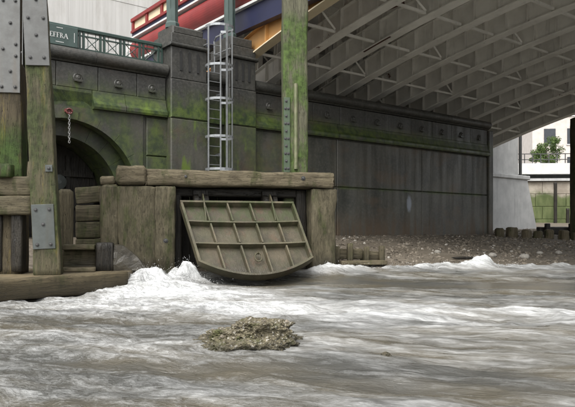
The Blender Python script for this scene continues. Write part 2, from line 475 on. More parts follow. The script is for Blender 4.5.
# ------------------------------------------------------------------ mesh helpers
class MB:
    def __init__(self):
        self.v, self.f = [], []

    def add(self, vs, fs):
        o = len(self.v)
        self.v += [tuple(map(float, q)) for q in vs]
        self.f += [tuple(i + o for i in q) for q in fs]
        return self

    def box(self, a, b, M=None):
        x0, y0, z0 = a
        x1, y1, z1 = b
        vs = [(x0, y0, z0), (x1, y0, z0), (x1, y1, z0), (x0, y1, z0), (x0, y0, z1), (x1, y0, z1), (x1, y1, z1), (x0, y1, z1)]
        if M is not None:
            vs = [M @ Vector(q) for q in vs]
        return self.add(vs, [(0, 3, 2, 1), (4, 5, 6, 7), (0, 1, 5, 4), (1, 2, 6, 5), (2, 3, 7, 6), (3, 0, 4, 7)])

    def block(self, a, b, c=0.02):
        """a box whose front (-y) face is chamfered"""
        x0, y0, z0 = a
        x1, y1, z1 = b
        def ring(y, i):
            return [(x0 + i, y, z0 + i), (x1 - i, y, z0 + i), (x1 - i, y, z1 - i), (x0 + i, y, z1 - i)]
        vs = ring(y1, 0) + ring(y0 + c, 0) + ring(y0, c)
        fs = [(0, 3, 2, 1), (8, 9, 10, 11)]
        for k in (0, 4):
            for i in range(4):
                j = (i + 1) % 4
                fs.append((k + i, k + j, k + 4 + j, k + 4 + i))
        return self.add(vs, fs)

    def poly(self, pts, axis, a, b):
        """extrude a 2D polygon along axis (0,1,2) from a to b"""
        def mk(p, h):
            q = list(p)
            q.insert(axis, h)
            return tuple(q)
        n = len(pts)
        vs = [mk(p, a) for p in pts] + [mk(p, b) for p in pts]
        fs = [tuple(range(n)), tuple(range(2 * n - 1, n - 1, -1))]
        fs += [(i, i + n, (i + 1) % n + n, (i + 1) % n) for i in range(n)]
        return self.add(vs, fs)

    def tube(self, path, r, n=8, closed=False):
        path = [Vector(p) for p in path]
        m = len(path)
        vs = []
        up = Vector((0, 0, 1))
        for i, p in enumerate(path):
            if closed:
                dr = path[(i + 1) % m] - path[i - 1]
            else:
                dr = path[min(i + 1, m - 1)] - path[max(i - 1, 0)]
            dr.normalize()
            s = dr.cross(up)
            if s.length < 1e-3:
                s = dr.cross(Vector((1, 0, 0)))
            s.normalize()
            t = s.cross(dr)
            rr = r[i] if isinstance(r, (list, tuple)) else r
            for k in range(n):
                a = 2 * math.pi * k / n
                vs.append(p + s * math.cos(a) * rr + t * math.sin(a) * rr)
        fs = []
        for i in range(m if closed else m - 1):
            j = (i + 1) % m
            for k in range(n):
                l = (k + 1) % n
                fs.append((i * n + k, i * n + l, j * n + l, j * n + k))
        if not closed:
            fs.append(tuple(range(n))[::-1])
            fs.append(tuple((m - 1) * n + k for k in range(n)))
        return self.add(vs, fs)

    def lathe(self, prof, n=12, M=None):
        vs = []
        for (r, z) in prof:
            for k in range(n):
                a = 2 * math.pi * k / n
                q = Vector((r * math.cos(a), r * math.sin(a), z))
                vs.append(M @ q if M is not None else q)
        m = len(prof)
        fs = []
        for i in range(m - 1):
            for k in range(n):
                l = (k + 1) % n
                fs.append((i * n + k, i * n + l, (i + 1) * n + l, (i + 1) * n + k))
        fs.append(tuple(range(n))[::-1])
        fs.append(tuple((m - 1) * n + k for k in range(n)))
        return self.add(vs, fs)

    def mesh(self, name, smooth=False, recalc=True):
        me = bpy.data.meshes.new(name)
        me.from_pydata(self.v, [], self.f)
        if recalc:
            bm = bmesh.new()
            bm.from_mesh(me)
            bmesh.ops.recalc_face_normals(bm, faces=bm.faces)
            bm.to_mesh(me)
            bm.free()
        if smooth:
            me.polygons.foreach_set('use_smooth', [True] * len(me.polygons))
        return me

    def build(self, name, mat, parent=None, loc=(0, 0, 0), rot=(0, 0, 0), smooth=False):
        return link(name, self.mesh(name, smooth), mat, parent, loc, rot)

def link(name, me, mat, parent=None, loc=(0, 0, 0), rot=(0, 0, 0)):
    if mat is not None and not me.materials:
        me.materials.append(mat)
    o = bpy.data.objects.new(name, me)
    COL.objects.link(o)
    o.parent = parent
    o.location = loc
    o.rotation_euler = rot
    return o

def thing(name, label, cat, loc=(0, 0, 0), rot=(0, 0, 0), group=None):
    o = bpy.data.objects.new(name, None)
    o.empty_display_size = 0.2
    COL.objects.link(o)
    o.location = loc
    o.rotation_euler = rot
    return tag(o, label, cat, group)

def tag(o, label, cat, group=None):
    o['label'] = label
    o['category'] = cat
    if group:
        o['group'] = group
    return o

def structure(o):
    o['kind'] = 'structure'
    return o

SEED = [100]

def timber_mesh(L, w, d, rough=0.012, rnd=0.035, taper=1.0, bow=0.0, ends=0.02, step=0.12, zaxis_lumps=1.0, lean=(0, 0)):
    """rounded rectangular baulk along local z from 0 to L, centred in x,y, with worn uneven faces"""
    SEED[0] += 7
    sd = SEED[0]
    per = []
    k = 4
    for cx, cy, a0 in ((1, 1, 0), (-1, 1, 90), (-1, -1, 180), (1, -1, 270)):
        for i in range(3):
            a = R(a0 + 45 * i)
            per.append((cx * (w / 2 - rnd) + rnd * math.cos(a), cy * (d / 2 - rnd) + rnd * math.sin(a)))
        nx = {0: 0, 90: 1, 180: 2, 270: 3}[a0]
        c2 = ((1, 1), (-1, 1), (-1, -1), (1, -1))[(nx + 1) % 4]
        a = R(a0 + 90)
        p0 = per[-1]
        p1 = (c2[0] * (w / 2 - rnd) + rnd * math.cos(a), c2[1] * (d / 2 - rnd) + rnd * math.sin(a))
        for i in range(1, k):
            f = i / k
            per.append((p0[0] + (p1[0] - p0[0]) * f, p0[1] + (p1[1] - p0[1]) * f))
    per = np.array(per)
    n = len(per)
    m = max(3, int(L / step) + 1)
    zs = np.linspace(0, L, m)
    zs = np.concatenate([[0.0], zs, [L]])
    ins = np.ones(m + 2)
    ins[0] = ins[-1] = 1 - 2.2 * ends / max(w, d) - 0.04
    zs[1] += ends
    zs[-2] -= ends
    V = np.zeros((m + 2, n, 3))
    for i, z in enumerate(zs):
        f = z / L
        s = ins[i] * (1 + (taper - 1) * f)
        V[i, :, 0] = per[:, 0] * s + bow * math.sin(f * math.pi) + lean[0] * f
        V[i, :, 1] = per[:, 1] * s + lean[1] * f
        V[i, :, 2] = z
    nx = fbm(V[..., 0] * 5 + sd, V[..., 1] * 5, V[..., 2] * 2.2 * zaxis_lumps, 4, sd)
    groove = vnoise(V[..., 0] * 18 + sd, V[..., 1] * 18, V[..., 2] * 1.0, sd + 3)
    ln = np.maximum(np.hypot(per[:, 0], per[:, 1]), 1e-6)
    disp = (nx * rough * 1.6 + groove * rough * 0.6)
    V[..., 0] += per[:, 0] / ln * disp
    V[..., 1] += per[:, 1] / ln * disp
    V[0, :, 2] += nx[0] * rough * 0.6
    V[-1, :, 2] += nx[-1] * rough * 0.6
    mb = MB()
    fs = []
    for i in range(m + 1):
        for q in range(n):
            l = (q + 1) % n
            fs.append((i * n + q, i * n + l, (i + 1) * n + l, (i + 1) * n + q))
    fs.append(tuple(range(n))[::-1])
    fs.append(tuple((m + 1) * n + q for q in range(n)))
    mb.add(V.reshape(-1, 3), fs)
    me = mb.mesh("timber", True, False)
    return me

def timber(name, L, w, d, mat, parent, loc, rot=(0, 0, 0), **kw):
    return link(name, timber_mesh(L, w, d, **kw), mat, parent, loc, rot)

ALONG_X = (0, R(90), 0)      # local z -> +x (local x -> -z)
ALONG_Y = (R(-90), 0, 0)     # local z -> +y

def bolt_mesh():
    m = MB()
    m.lathe([(0.034, 0), (0.034, 0.006)], 10)
    m.lathe([(0.022, 0.006), (0.022, 0.024), (0.014, 0.028)], 6)
    return m.mesh("bolt")
BOLTM = bolt_mesh()
BOLTM.materials.append(BOLT)

# ------------------------------------------------------------------ frames
TH = math.atan2(UY, UX)
P0 = (-1.94, 18.0, 0.0)
def to_wall(x, y):
    dx, dy = x - P0[0], y - P0[1]
    return dx * UX + dy * UY, dx * UY - dy * UX        # t along, r towards the river
def from_wall(t, r, z=0):
    return (P0[0] + UX * t + UY * r, P0[1] + UY * t - UX * r, z)

# ------------------------------------------------------------------ ground
def ground_z(x, y):
    t, r = to_wall(x, y)
    rs = np.clip(4.3 + 0.62 * (t - 0.9), 2.2, 6.5)
    z = 0.87 - 0.62 * np.clip(r / rs, 0, 1)
    z = z - 0.75 * sstep(1.0, 1.6, r / rs)
    z = z + 0.042 * np.clip(y - 30, 0, 20) * sstep(0.5, -1.5, r - 4)
    return z

def grid_mesh(name, xs, ys, zf, smooth=True):
    X, Y = np.meshgrid(xs, ys)
    Z = zf(X, Y)
    ny, nx = X.shape
    V = np.stack([X, Y, Z], -1).reshape(-1, 3)
    idx = np.arange(nx * ny).reshape(ny, nx)
    Fq = np.stack([idx[:-1, :-1], idx[:-1, 1:], idx[1:, 1:], idx[1:, :-1]], -1).reshape(-1, 4)
    me = bpy.data.meshes.new(name)
    me.vertices.add(len(V))
    me.vertices.foreach_set('co', V.ravel())
    me.loops.add(Fq.size)
    me.loops.foreach_set('vertex_index', Fq.ravel().astype(np.int32))
    me.polygons.add(len(Fq))
    me.polygons.foreach_set('loop_start', np.arange(0, Fq.size, 4, dtype=np.int32))
    me.polygons.foreach_set('use_smooth', np.full(len(Fq), smooth))
    me.update(calc_edges=True)
    me.validate()
    return me, X, Y, Z

def spaced(segs):
    out = []
    for a, b, s in segs:
        out.append(np.arange(a, b, s))
    out.append([segs[-1][1]])
    return np.concatenate(out)

gx = spaced([(-400, -40, 30), (-40, -4, 1.0), (-4, 20, 0.12), (20, 60, 1.0), (60, 400, 30)])
gy = spaced([(-300, -30, 30), (-30, 10, 1.5), (10, 34, 0.12), (34, 60, 0.8), (60, 500, 30)])
gm, *_ = grid_mesh("foreshore", gx, gy, lambda x, y: ground_z(x, y) + 0.035 * fbm(x * 1.3, y * 1.3, 0 * x, 4, 5))
structure(link("foreshore", gm, GRAVEL))

# ------------------------------------------------------------------ water
def seg_d(x, y, a, b):
    ax, ay = a
    bx, by = b
    L2 = (bx - ax) ** 2 + (by - ay) ** 2
    f = np.clip(((x - ax) * (bx - ax) + (y - ay) * (by - ay)) / L2, 0, 1)
    return np.hypot(x - ax - f * (bx - ax), y - ay - f * (by - ay)), f

def gauss(x, y, cx, cy, sx, sy):
    return np.exp(-((x - cx) / sx) ** 2 - ((y - cy) / sy) ** 2)

def water_fields(x, y):
    ridge_d, rf = seg_d(x, y, (0.75, 14.0), (2.2, 14.75))
    ridge_d2, rf2 = seg_d(x, y, (2.2, 14.75), (6.0, 15.0))
    ridge_d3, rf3 = seg_d(x, y, (6.0, 15.0), (10.5, 16.4))
    rg = np.maximum(np.exp(-(ridge_d / 0.28) ** 2) * (1 - 0.45 * rf), np.exp(-(ridge_d2 / 0.34) ** 2) * (0.6 + 0.5 * np.exp(-((rf2 - 0.68) / 0.16) ** 2)))
    rg = np.maximum(rg, np.exp(-(ridge_d3 / 0.3) ** 2) * 0.45 * (1 - 0.6 * rf3))
    jag = fbm(x * 3.6, y * 3.6, 0 * x + 5, 5, 57, 0.62)
    spl = np.maximum(gauss(x, y, -2.1, 12.55, 0.42, 0.5), 0.7 * gauss(x, y, -2.65, 12.1, 0.6, 0.5))
    spl2 = gauss(x, y, -2.6, 11.3, 1.25, 1.15)
    spl3 = gauss(x, y, -1.1, 10.6, 1.5, 1.0)
    tong, tf = seg_d(x, y, (0.2, 12.8), (8.0, 11.3))
    tw = 1.15 + 0.9 * fbm(x * 0.6, y * 1.3, 0 * x + 2, 4, 9)
    tongue = np.exp(-(tong / np.maximum(tw, 0.4)) ** 2.6)
    band, bf = seg_d(x, y, (-3.6, 9.6), (4.5, 7.4))
    bandm = np.exp(-(band / 1.15) ** 2)
    rough = fbm(x * 2.1, y * 3.2, 0 * x + 3, 5, 31)
    xa, ya = x * 0.94 - y * 0.34, x * 0.34 + y * 0.94
    roll = fbm(xa * 0.6, ya * 1.6, 0 * x, 4, 12)
    rip = fbm(xa * 2.0, ya * 5.5, 0 * x, 4, 44)
    chop = 1 - np.abs(fbm(x * 1.6, y * 2.8, 0 * x + 9, 4, 71)) * 2
    calm = 1 - 0.75 * tongue
    h = 0.060 * roll * calm + 0.034 * rip * calm
    h = h + 0.10 * (spl2 + 0.5 * bandm) * (chop - 0.4) * calm + 0.05 * rough * (spl2 + 0.4 * bandm)
    h = h + 0.40 * spl * (0.75 + 0.8 * rough + 0.35 * jag) + 0.08 * spl2 + 0.03 * spl3
    h = h + 0.22 * rg * (0.65 + 1.2 * rough + 0.2 * jag) + 0.14 * sstep(12.8, 14.2, y)
    h = h - 0.07 * gauss(x, y, -0.6, 12.7, 1.3, 0.5)
    h = h + 0.10 * gauss(x, y, -0.45, 6.2, 0.8, 0.35) * (0.6 + rough)       # water piled up behind the rock
    F = 0.46 + 0.44 * roll
    F = F + 0.75 * spl2 + 0.35 * spl + 0.58 * spl3 + 0.42 * bandm * (1.15 - 0.35 * bf) + 0.95 * rg * (0.75 + 0.9 * rough)
    F = F - 0.60 * tongue * (1 - rg) + 0.25 * tongue * fbm(x * 0.8, y * 5.0, 0 * x, 4, 91)
    F = F - 0.05 * sstep(9.0, 6.2, y) - 0.14 * sstep(5.6, 4.2, y) - 0.30 * gauss(x, y, -0.1, 5.0, 0.9, 0.35) - 0.35 * gauss(x, y, -3.2, 7.2, 1.2, 0.5)
    F = F + 0.25 * gauss(x, y, -0.4, 6.35, 0.9, 0.4) + 0.15 * gauss(x, y, 1.1, 5.6, 1.2, 0.35)
    F = F - 0.3 * sstep(9, 25, np.hypot(x, y - 8))
    S = np.clip(tongue + 0.55 * sstep(-1.5, 1.5, x) + 0.15, 0, 1)
    return h, F, S

wx = spaced([(-300, -30, 30), (-30, -7, 0.8), (-7, 8, 0.032), (8, 14, 0.1), (14, 40, 1.0), (40, 300, 30)])
wy = spaced([(-300, -20, 30), (-20, 2.5, 0.5), (2.5, 7, 0.022), (7, 17.5, 0.035), (17.5, 19.5, 0.4)])
fld = {}
def wz(x, y):
    h, F, S = water_fields(x, y)
    fld['F'], fld['S'] = F, S
    return h
wm, X_, Y_, Z_ = grid_mesh("river", wx, wy, wz)
for key, nm in (('F', 'foam'), ('S', 'silk')):
    a = wm.attributes.new(nm, 'FLOAT', 'POINT')
    a.data.foreach_set('value', fld[key].ravel().astype(np.float32))
river = structure(link("river", wm, WATER))

bmq = bmesh.new()
bmesh.ops.create_icosphere(bmq, subdivisions=1, radius=1)
dv_ = np.array([v.co[:] for v in bmq.verts])
df_ = np.array([[v.index for v in f.verts] for f in bmq.faces])
bmq.free()
rg_ = np.random.default_rng(3)
dx_ = np.concatenate([rg_.normal(-2.3, 0.42, 1100), rg_.normal(-2.6, 0.8, 500), rg_.uniform(0.7, 5.6, 700)])
dy_ = np.concatenate([rg_.normal(12.35, 0.38, 1100), rg_.normal(11.6, 0.7, 500), np.interp(dx_[1600:], [0.75, 2.2, 6.0], [14.0, 14.75, 15.0]) + rg_.normal(0, 0.18, 700)])
hz_, F_, S_ = water_fields(dx_, dy_)
up_ = rg_.exponential(1.0, len(dx_)) * np.concatenate([np.full(1100, 0.05), np.full(500, 0.03), np.full(700, 0.03)])
sz_ = rg_.uniform(0.0012, 0.0042, len(dx_))
V = dv_[None] * (sz_[:, None] * rg_.uniform(0.7, 1.8, (len(dx_), 1)))[..., None] + np.stack([dx_, dy_, hz_ + up_], -1)[:, None, :]
Fq = df_[None] + (np.arange(len(dx_)) * len(dv_))[:, None, None]
me = bpy.data.meshes.new("spray")
me.from_pydata(V.reshape(-1, 3).tolist(), [], Fq.reshape(-1, 3).tolist())
me.polygons.foreach_set('use_smooth', [True] * len(me.polygons))
sp_ = link("spray", me, NT("spray_droplets").done((0.62, 0.63, 0.62), 0.3))
sp_['kind'] = 'stuff'
sp_['label'] = "white spray droplets thrown up around the flap gate and shoreline"
sp_['category'] = "spray"

# ------------------------------------------------------------------ river wall
wall = thing("river_wall", "dark mossy granite river wall with arch, pilasters and rounded coping under the bridge", "wall", P0, (0, 0, TH))
AC, AZ, AO, AI = -4.42, 1.93, 2.03, 1.87        # arch: centre, springing height, outer and inner radius
TE = 13.0
m = MB()
m.box((AC + AO, 0.06, -0.6), (TE, 1.0, 4.5))                 # body right of the arch
m.box((-12, 0.06, -0.6), (AC - AO, 1.0, 4.5))
m.box((AC - AO, 1.9, -0.6), (AC + AO, 2.0, 4.5))             # back of the arch recess
m.box((AC - AO, 0.951, 4.05), (AC + AO, 1.899, 4.5))
m.box((AC - AO - 0.1, 1.001, -0.6), (AC - AI + 0.3, 1.899, 4.04))
m.box((AC + AI - 0.3, 1.001, -0.6), (AC + AO + 0.1, 1.899, 4.04))
m.build("core", WALL, wall)
def arc(rad, a0, a1, n):
    return [(AC + rad * math.cos(R(a0 + (a1 - a0) * i / n)), AZ + rad * math.sin(R(a0 + (a1 - a0) * i / n))) for i in range(n + 1)]
# spandrels, left and right
for sgn in (1, -1):
    pts = arc(AO, 90, 0, 14) if sgn > 0 else arc(AO, 90, 180, 14)
    q = pts + [(AC + sgn * (AO + 0.004), 4.1), (AC, 4.1)]
    m = MB()
    m.poly(q, 1, 0.0, 0.95)
    m.build("spandrel", WALL, wall)
m = MB()
m.box((AC - AO, 0.0, 4.1), (AC + AO, 0.95, 4.5))
m.build("spandrel", WALL, wall)
# arch ring stones
NV = 11
for i in range(NV):
    a0, a1 = 180 * i / NV + 0.09, 180 * (i + 1) / NV - 0.09
    o_, i_ = arc(AO + 0.07, a0, a1, 4), arc(AI, a1, a0, 4)
    m = MB()
    m.poly(o_ + i_, 1, -0.05 if i != NV // 2 else -0.09, 0.28)
    m.build("voussoir", WALL, wall)
    o_, i_ = arc(AI + 0.12, a0, a1, 4), arc(AI - 0.36, a1, a0, 4)
    m = MB()
    m.poly(o_ + i_, 1, 0.42, 1.9)
    m.build("inner_voussoir", WALL, wall)
for sgn in (1, -1):
    for k in range(4):
        z0 = -0.5 + k * 0.655
        x0 = AC + sgn * AI
        m = MB()
        m.block((min(x0, x0 + sgn * 0.20), -0.05, z0), (max(x0, x0 + sgn * 0.20), 0.28, z0 + 0.64), 0.015)
        m.build("jamb_stone", WALL, wall)
# ashlar courses
rs_ = random.Random(4)
def course(z0, z1, edges, depth, chamfer=0.022):
    for a, b in zip(edges[:-1], edges[1:]):
        m = MB()
        pr = depth + rs_.uniform(-0.006, 0.006)
        m.block((a + 0.008, -pr, z0 + 0.008), (b - 0.008, 0.058, z1 - 0.008), chamfer)
        m.build("block", WALL, wall)
RE = [1.12, 2.75, 4.55, 8.85, TE - 0.01]
course(2.5, 4.08, RE, 0.0)
course(-0.5, 2.5, RE, 0.0)
LE = [AC + AO + 0.1, -1.66]
course(3.05, 4.08, LE, 0.0)
course(1.3, 3.05, LE, 0.0)
course(-0.5, 1.3, LE, 0.0)
course(2.6, 4.08, [-0.5, 0.12], -0.03)
course(-0.5, 2.6, [-0.5, 0.12], -0.03)
for z0, z1 in ((-0.5, 1.1), (1.1, 2.6), (2.6, 4.08)):
    course(z0, z1, [-12, -9.5, -7.6, AC - AO - 0.1], 0.0)
# sloping string course, in lengths
def strip(pts, edges, name, mat=WALL, gap=0.006):
    for a, b in zip(edges[:-1], edges[1:]):
        m = MB()
        m.poly(pts, 0, a + gap, b - gap)
        m.build(name, mat, wall)
st = [(-0.11, 4.11), (-0.13, 4.16), (-0.13, 4.24), (-0.07, 4.32), (-0.02, 4.5), (-0.01, 4.58), (0.3, 4.58), (0.3, 4.11)]
strip(st, [-3.76, -2.9, -1.72], "string_course")
strip(st, [1.14, 2.8, 4.55, 6.7, 8.85, 11.0, TE + 0.02], "string_course")
strip([(0.0, 4.11), (0.0, 4.58), (0.3, 4.58), (0.3, 4.11)], [-12, -9, -7, -5.4, -3.76], "plain_band")
strip([(-0.03, 4.11), (-0.03, 4.58), (0.3, 4.58), (0.3, 4.11)], [-0.5, 0.12], "plain_band")
# frieze blocks with bosses
FE = [-12 + 1.05 * k for k in range(10)] + [-1.72]
FR = [1.14 + 1.186 * k for k in range(11)]
def boss():
    m = MB()
    M = Matrix.Rotation(R(90), 4, 'X')
    m.lathe([(0.15, -0.01), (0.15, 0.02), (0.12, 0.045), (0.10, 0.03), (0.085, 0.035), (0.075, 0.075), (0.04, 0.10)], 14, M)
    m.box((-0.13, -0.09, -0.12), (0.13, -0.03, -0.05))
    m.tube([(0.09 * math.cos(R(a)), -0.07, -0.03 + 0.10 * math.sin(R(a))) for a in range(180, 361, 20)], 0.018, 6)
    return m.mesh("boss")
BOSS = boss()
BOSS.materials.append(WALL)
for ed in (FE, FR):
    for a, b in zip(ed[:-1], ed[1:]):
        m = MB()
        m.block((a + 0.006, 0.0 + rs_.uniform(-0.004, 0.004), 4.582), (b - 0.006, 0.9, 5.19), 0.015)
        o = m.build("frieze_block", WALL, wall)
        link("boss", BOSS, WALL, o, ((a + b) / 2, 0.0, 4.84)).scale = (0.8, 0.8, 0.8)
# coping: bed mould and big roll
roll = [(-0.03, 5.2), (-0.06, 5.235)] + [(-0.03 - 0.16 * math.cos(R(a)), 5.39 + 0.155 * math.sin(R(a))) for a in range(-75, 91, 15)] + [(0.75, 5.56), (0.75, 5.2)]
strip(roll, [-12, -9.9, -7.8, -5.7, -3.7, -1.72], "coping", gap=0.004)
strip(roll, [-0.55, 0.1], "coping", gap=0.004)
strip(roll, [1.14, 3.4, 5.7, 8.0, 10.4, TE + 0.03], "coping", gap=0.004)
m = MB()
m.box((-0.5, 0.0, 4.58), (0.1, 0.8, 5.2))
m.build("frieze_block", WALL, wall)
# end quoin, mossy return
m = MB()
m.block((TE - 0.0, -0.09, -0.5), (TE + 0.28, 1.0, 5.18), 0.03)
m.build("quoin", WALL, wall)
m = MB()
m.box((TE - 0.3, 1.0, -0.5), (TE + 0.2, 4.6, 5.0))
m.build("return_wall", WALL, wall)
# pilasters
def pilaster(x0, x1, ztop):
    m = MB()
    m.block((x0, -0.26, -0.5), (x1, 0.8, 4.09), 0.03)
    m.block((x0, -0.26, 4.1), (x1, 0.8, 5.16), 0.03)
    m.block((x0 + 0.02, -0.24, 5.165), (x1 - 0.02, 0.8, 6.03), 0.02)
    p = m.build("pilaster", WALL, wall)
    m = MB()
    m.block((x0 - 0.05, -0.32, 6.035), (x1 + 0.05, 0.85, 6.13), 0.03)
    m.block((x0 + 0.02, -0.25, 6.132), (x1 - 0.02, 0.8, 6.40), 0.02)
    m.block((x0 + 0.09, -0.18, 6.40), (x1 - 0.09, 0.7, ztop), 0.04)
    m.build("cap", WALL, p)
    w = x1 - x0
    for k in range(3):
        c = x0 + w * (0.27 + 0.23 * k)
        m = MB()
        m.poly([(c - 0.035, 5.4), (c + 0.035, 5.4), (c + 0.035, 5.9), (c, 5.945), (c - 0.035, 5.9)], 1, -0.262, -0.20)
        m.build("flute_shade_panel", DARKST, p)
    return p
pilaster(-1.70, -0.56, 6.62)
pilaster(0.14, 1.10, 6.68)
# old flap inside the arch
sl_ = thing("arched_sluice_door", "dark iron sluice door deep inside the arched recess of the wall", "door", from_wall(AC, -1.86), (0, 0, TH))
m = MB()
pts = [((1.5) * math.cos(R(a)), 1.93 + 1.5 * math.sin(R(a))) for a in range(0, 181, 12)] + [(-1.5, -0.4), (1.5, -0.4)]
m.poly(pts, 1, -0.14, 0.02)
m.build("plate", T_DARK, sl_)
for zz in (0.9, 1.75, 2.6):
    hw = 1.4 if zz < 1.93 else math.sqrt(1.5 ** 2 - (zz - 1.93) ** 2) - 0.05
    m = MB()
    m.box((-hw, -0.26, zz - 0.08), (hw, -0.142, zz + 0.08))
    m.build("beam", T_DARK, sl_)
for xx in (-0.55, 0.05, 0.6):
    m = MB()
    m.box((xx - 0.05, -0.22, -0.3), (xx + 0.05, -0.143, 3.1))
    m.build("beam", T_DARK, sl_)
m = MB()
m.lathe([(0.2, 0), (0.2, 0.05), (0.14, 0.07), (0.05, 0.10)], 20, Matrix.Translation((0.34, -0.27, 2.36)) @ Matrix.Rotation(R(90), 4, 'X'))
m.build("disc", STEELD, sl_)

# hanging chain with red ring
ch = thing("mooring_chain", "short pale chain hanging from a faded red ring above the arch", "chain", from_wall(-4.39, 0.13, 3.98), (0, 0, TH))
m = MB()
m.box((-0.09, -0.03, -0.035), (0.09, 0.09, 0.035))
m.tube([(0.075 * math.cos(R(a)), -0.05, -0.02 + 0.06 * math.sin(R(a))) for a in range(0, 360, 30)], 0.02, 6, True)
m.build("ring_plate", REDFADE, ch)
for k in range(13):
    m = MB()
    rot = (k % 2) * 90
    q = []
    for a in range(0, 360, 45):
        x, z = 0.022 * math.cos(R(a)), 0.036 * math.sin(R(a))
        q.append((x * math.cos(R(rot)), x * math.sin(R(rot)) - 0.05, z))
    m.tube(q, 0.011, 5, True)
    m.build("chain_link", ROPE, ch, (0, 0, -0.09 - k * 0.056))

# ------------------------------------------------------------------ terrace behind the left wall, railing, sign
m = MB()
m.box((-45, 0.76, 4.9), (0.92, 16, 5.24))
structure(m.build("terrace", PAVE, None, P0, (0, 0, TH)))

rl = thing("terrace_railing", "dark green lattice cast iron railing along the top of the left wall", "railing", from_wall(0, -0.22, 5.56), (0, 0, TH))
m = MB(); m.block((-9.5, -0.06, 0.50), (-1.75, 0.06, 0.60), 0.02); m.build("top_rail", GREENP, rl)
m = MB(); m.box((-9.5, -0.025, 0.39), (-1.75, 0.025, 0.42)); m.build("rail", GREENP, rl)
m = MB(); m.box((-9.5, -0.03, 0.04), (-1.75, 0.03, 0.09)); m.build("rail", GREENP, rl)
pm = MB(); pm.box((-0.025, -0.035, 0.0), (0.025, 0.035, 0.5)); pm = pm.mesh("post"); pm.materials.append(GREENP)
bmh = MB()
bmh.tube([(-0.16, 0, 0.09), (0.16, 0, 0.39)], 0.012, 5)
bmh = bmh.mesh("lattice_bar"); bmh.materials.append(GREENP)
bm2 = MB(); bm2.tube([(-0.16, 0.004, 0.39), (0.16, 0.004, 0.09)], 0.012, 5); bm2 = bm2.mesh("lattice_bar"); bm2.materials.append(GREENP)
vb = MB(); vb.tube([(0, 0, 0.0), (0, 0, 0.5)], 0.009, 5); vb = vb.mesh("baluster"); vb.materials.append(GREENP)
x = -4.0
while x < -1.8:
    link("post", pm, GREENP, rl, (x, 0, 0))
    link("post", pm, GREENP, rl, (x + 0.10, 0, 0))
    if x + 0.55 < -1.7:
        link("lattice_bar", bmh, GREENP, rl, (x + 0.32, 0, 0))
        link("lattice_bar", bm2, GREENP, rl, (x + 0.32, 0.0, 0))
        link("baluster", vb, GREENP, rl, (x + 0.22, 0.01, 0))
        link("baluster", vb, GREENP, rl, (x + 0.42, 0.01, 0))
    x += 0.54

sg = thing("river_sign", "dark green board lettered EFFRA fixed to the terrace railing", "sign", from_wall(-4.58, -0.12, 5.60), (0, 0, TH))
m = MB(); m.block((-0.52, -0.03, 0.0), (0.5, 0.03, 0.5), 0.012); m.build("board", IRON, sg)
def letter(ch):
    m = MB()
    y0, y1 = -0.038, -0.029
    def bx(a, b, c, d):
        m.box((a, y0, b), (c, y1, d))
    if ch in "EF":
        bx(0.015, 0, 0.035, 0.14); bx(0, 0.132, 0.08, 0.14); bx(0.036, 0.067, 0.065, 0.075); bx(0.0, 0, 0.05 if ch == 'F' else 0.085, 0.008)
        bx(0.074, 0.112, 0.08, 0.1315)
        if ch == "E":
            bx(0.079, 0.0085, 0.085, 0.03)
    elif ch == "R":
        bx(0.015, 0, 0.035, 0.14); bx(0, 0, 0.05, 0.008); bx(0, 0.132, 0.0145, 0.14)
        q = [(0.036 + 0.042 * math.cos(R(a)), 0.104 + 0.036 * math.sin(R(a))) for a in range(90, -91, -18)]
        p = [(0.036 + 0.026 * math.cos(R(a)), 0.104 + 0.028 * math.sin(R(a))) for a in range(-90, 91, 18)]
        m.poly(q + p, 1, y0, y1)
        m.poly([(0.045, 0.069), (0.065, 0.069), (0.11, 0.0), (0.088, 0.0)], 1, y0 - 0.001, y1)
    elif ch == "A":
        m.poly([(0.0, 0.0), (0.012, 0.0), (0.062, 0.13), (0.055, 0.142)], 1, y0, y1)
        m.poly([(0.092, 0.0), (0.116, 0.0), (0.068, 0.142), (0.052, 0.134)], 1, y0 - 0.001, y1)
        bx(0.028, 0.045, 0.088, 0.053)
        bx(-0.012, -0.001, 0.026, 0.007); bx(0.082, -0.001, 0.128, 0.007)
    return m
xx = -0.20
for ch_, adv in zip("EFFRA", (0.097, 0.092, 0.092, 0.112, 0.12)):
    letter(ch_).build("letter", WHITE, sg, (xx, 0, 0.18)).scale = (0.88, 1, 0.88)
    xx += adv * 0.88
m = MB(); m.box((0.40, -0.034, 0.12), (0.412, -0.029, 0.36)); m.build("line_mark", WHITE, sg)
for zz, a, b in ((0.415, -0.03, 0.12), (0.07, -0.05, 0.13)):
    q = a
    k = 0
    while q < b:
        w = 0.012 + 0.008 * ((k * 7) % 3)
        m = MB(); m.box((q, -0.034, zz), (q + w, -0.029, zz + 0.018)); m.build("small_print", WHITE, sg)
        q += w + 0.006; k += 1

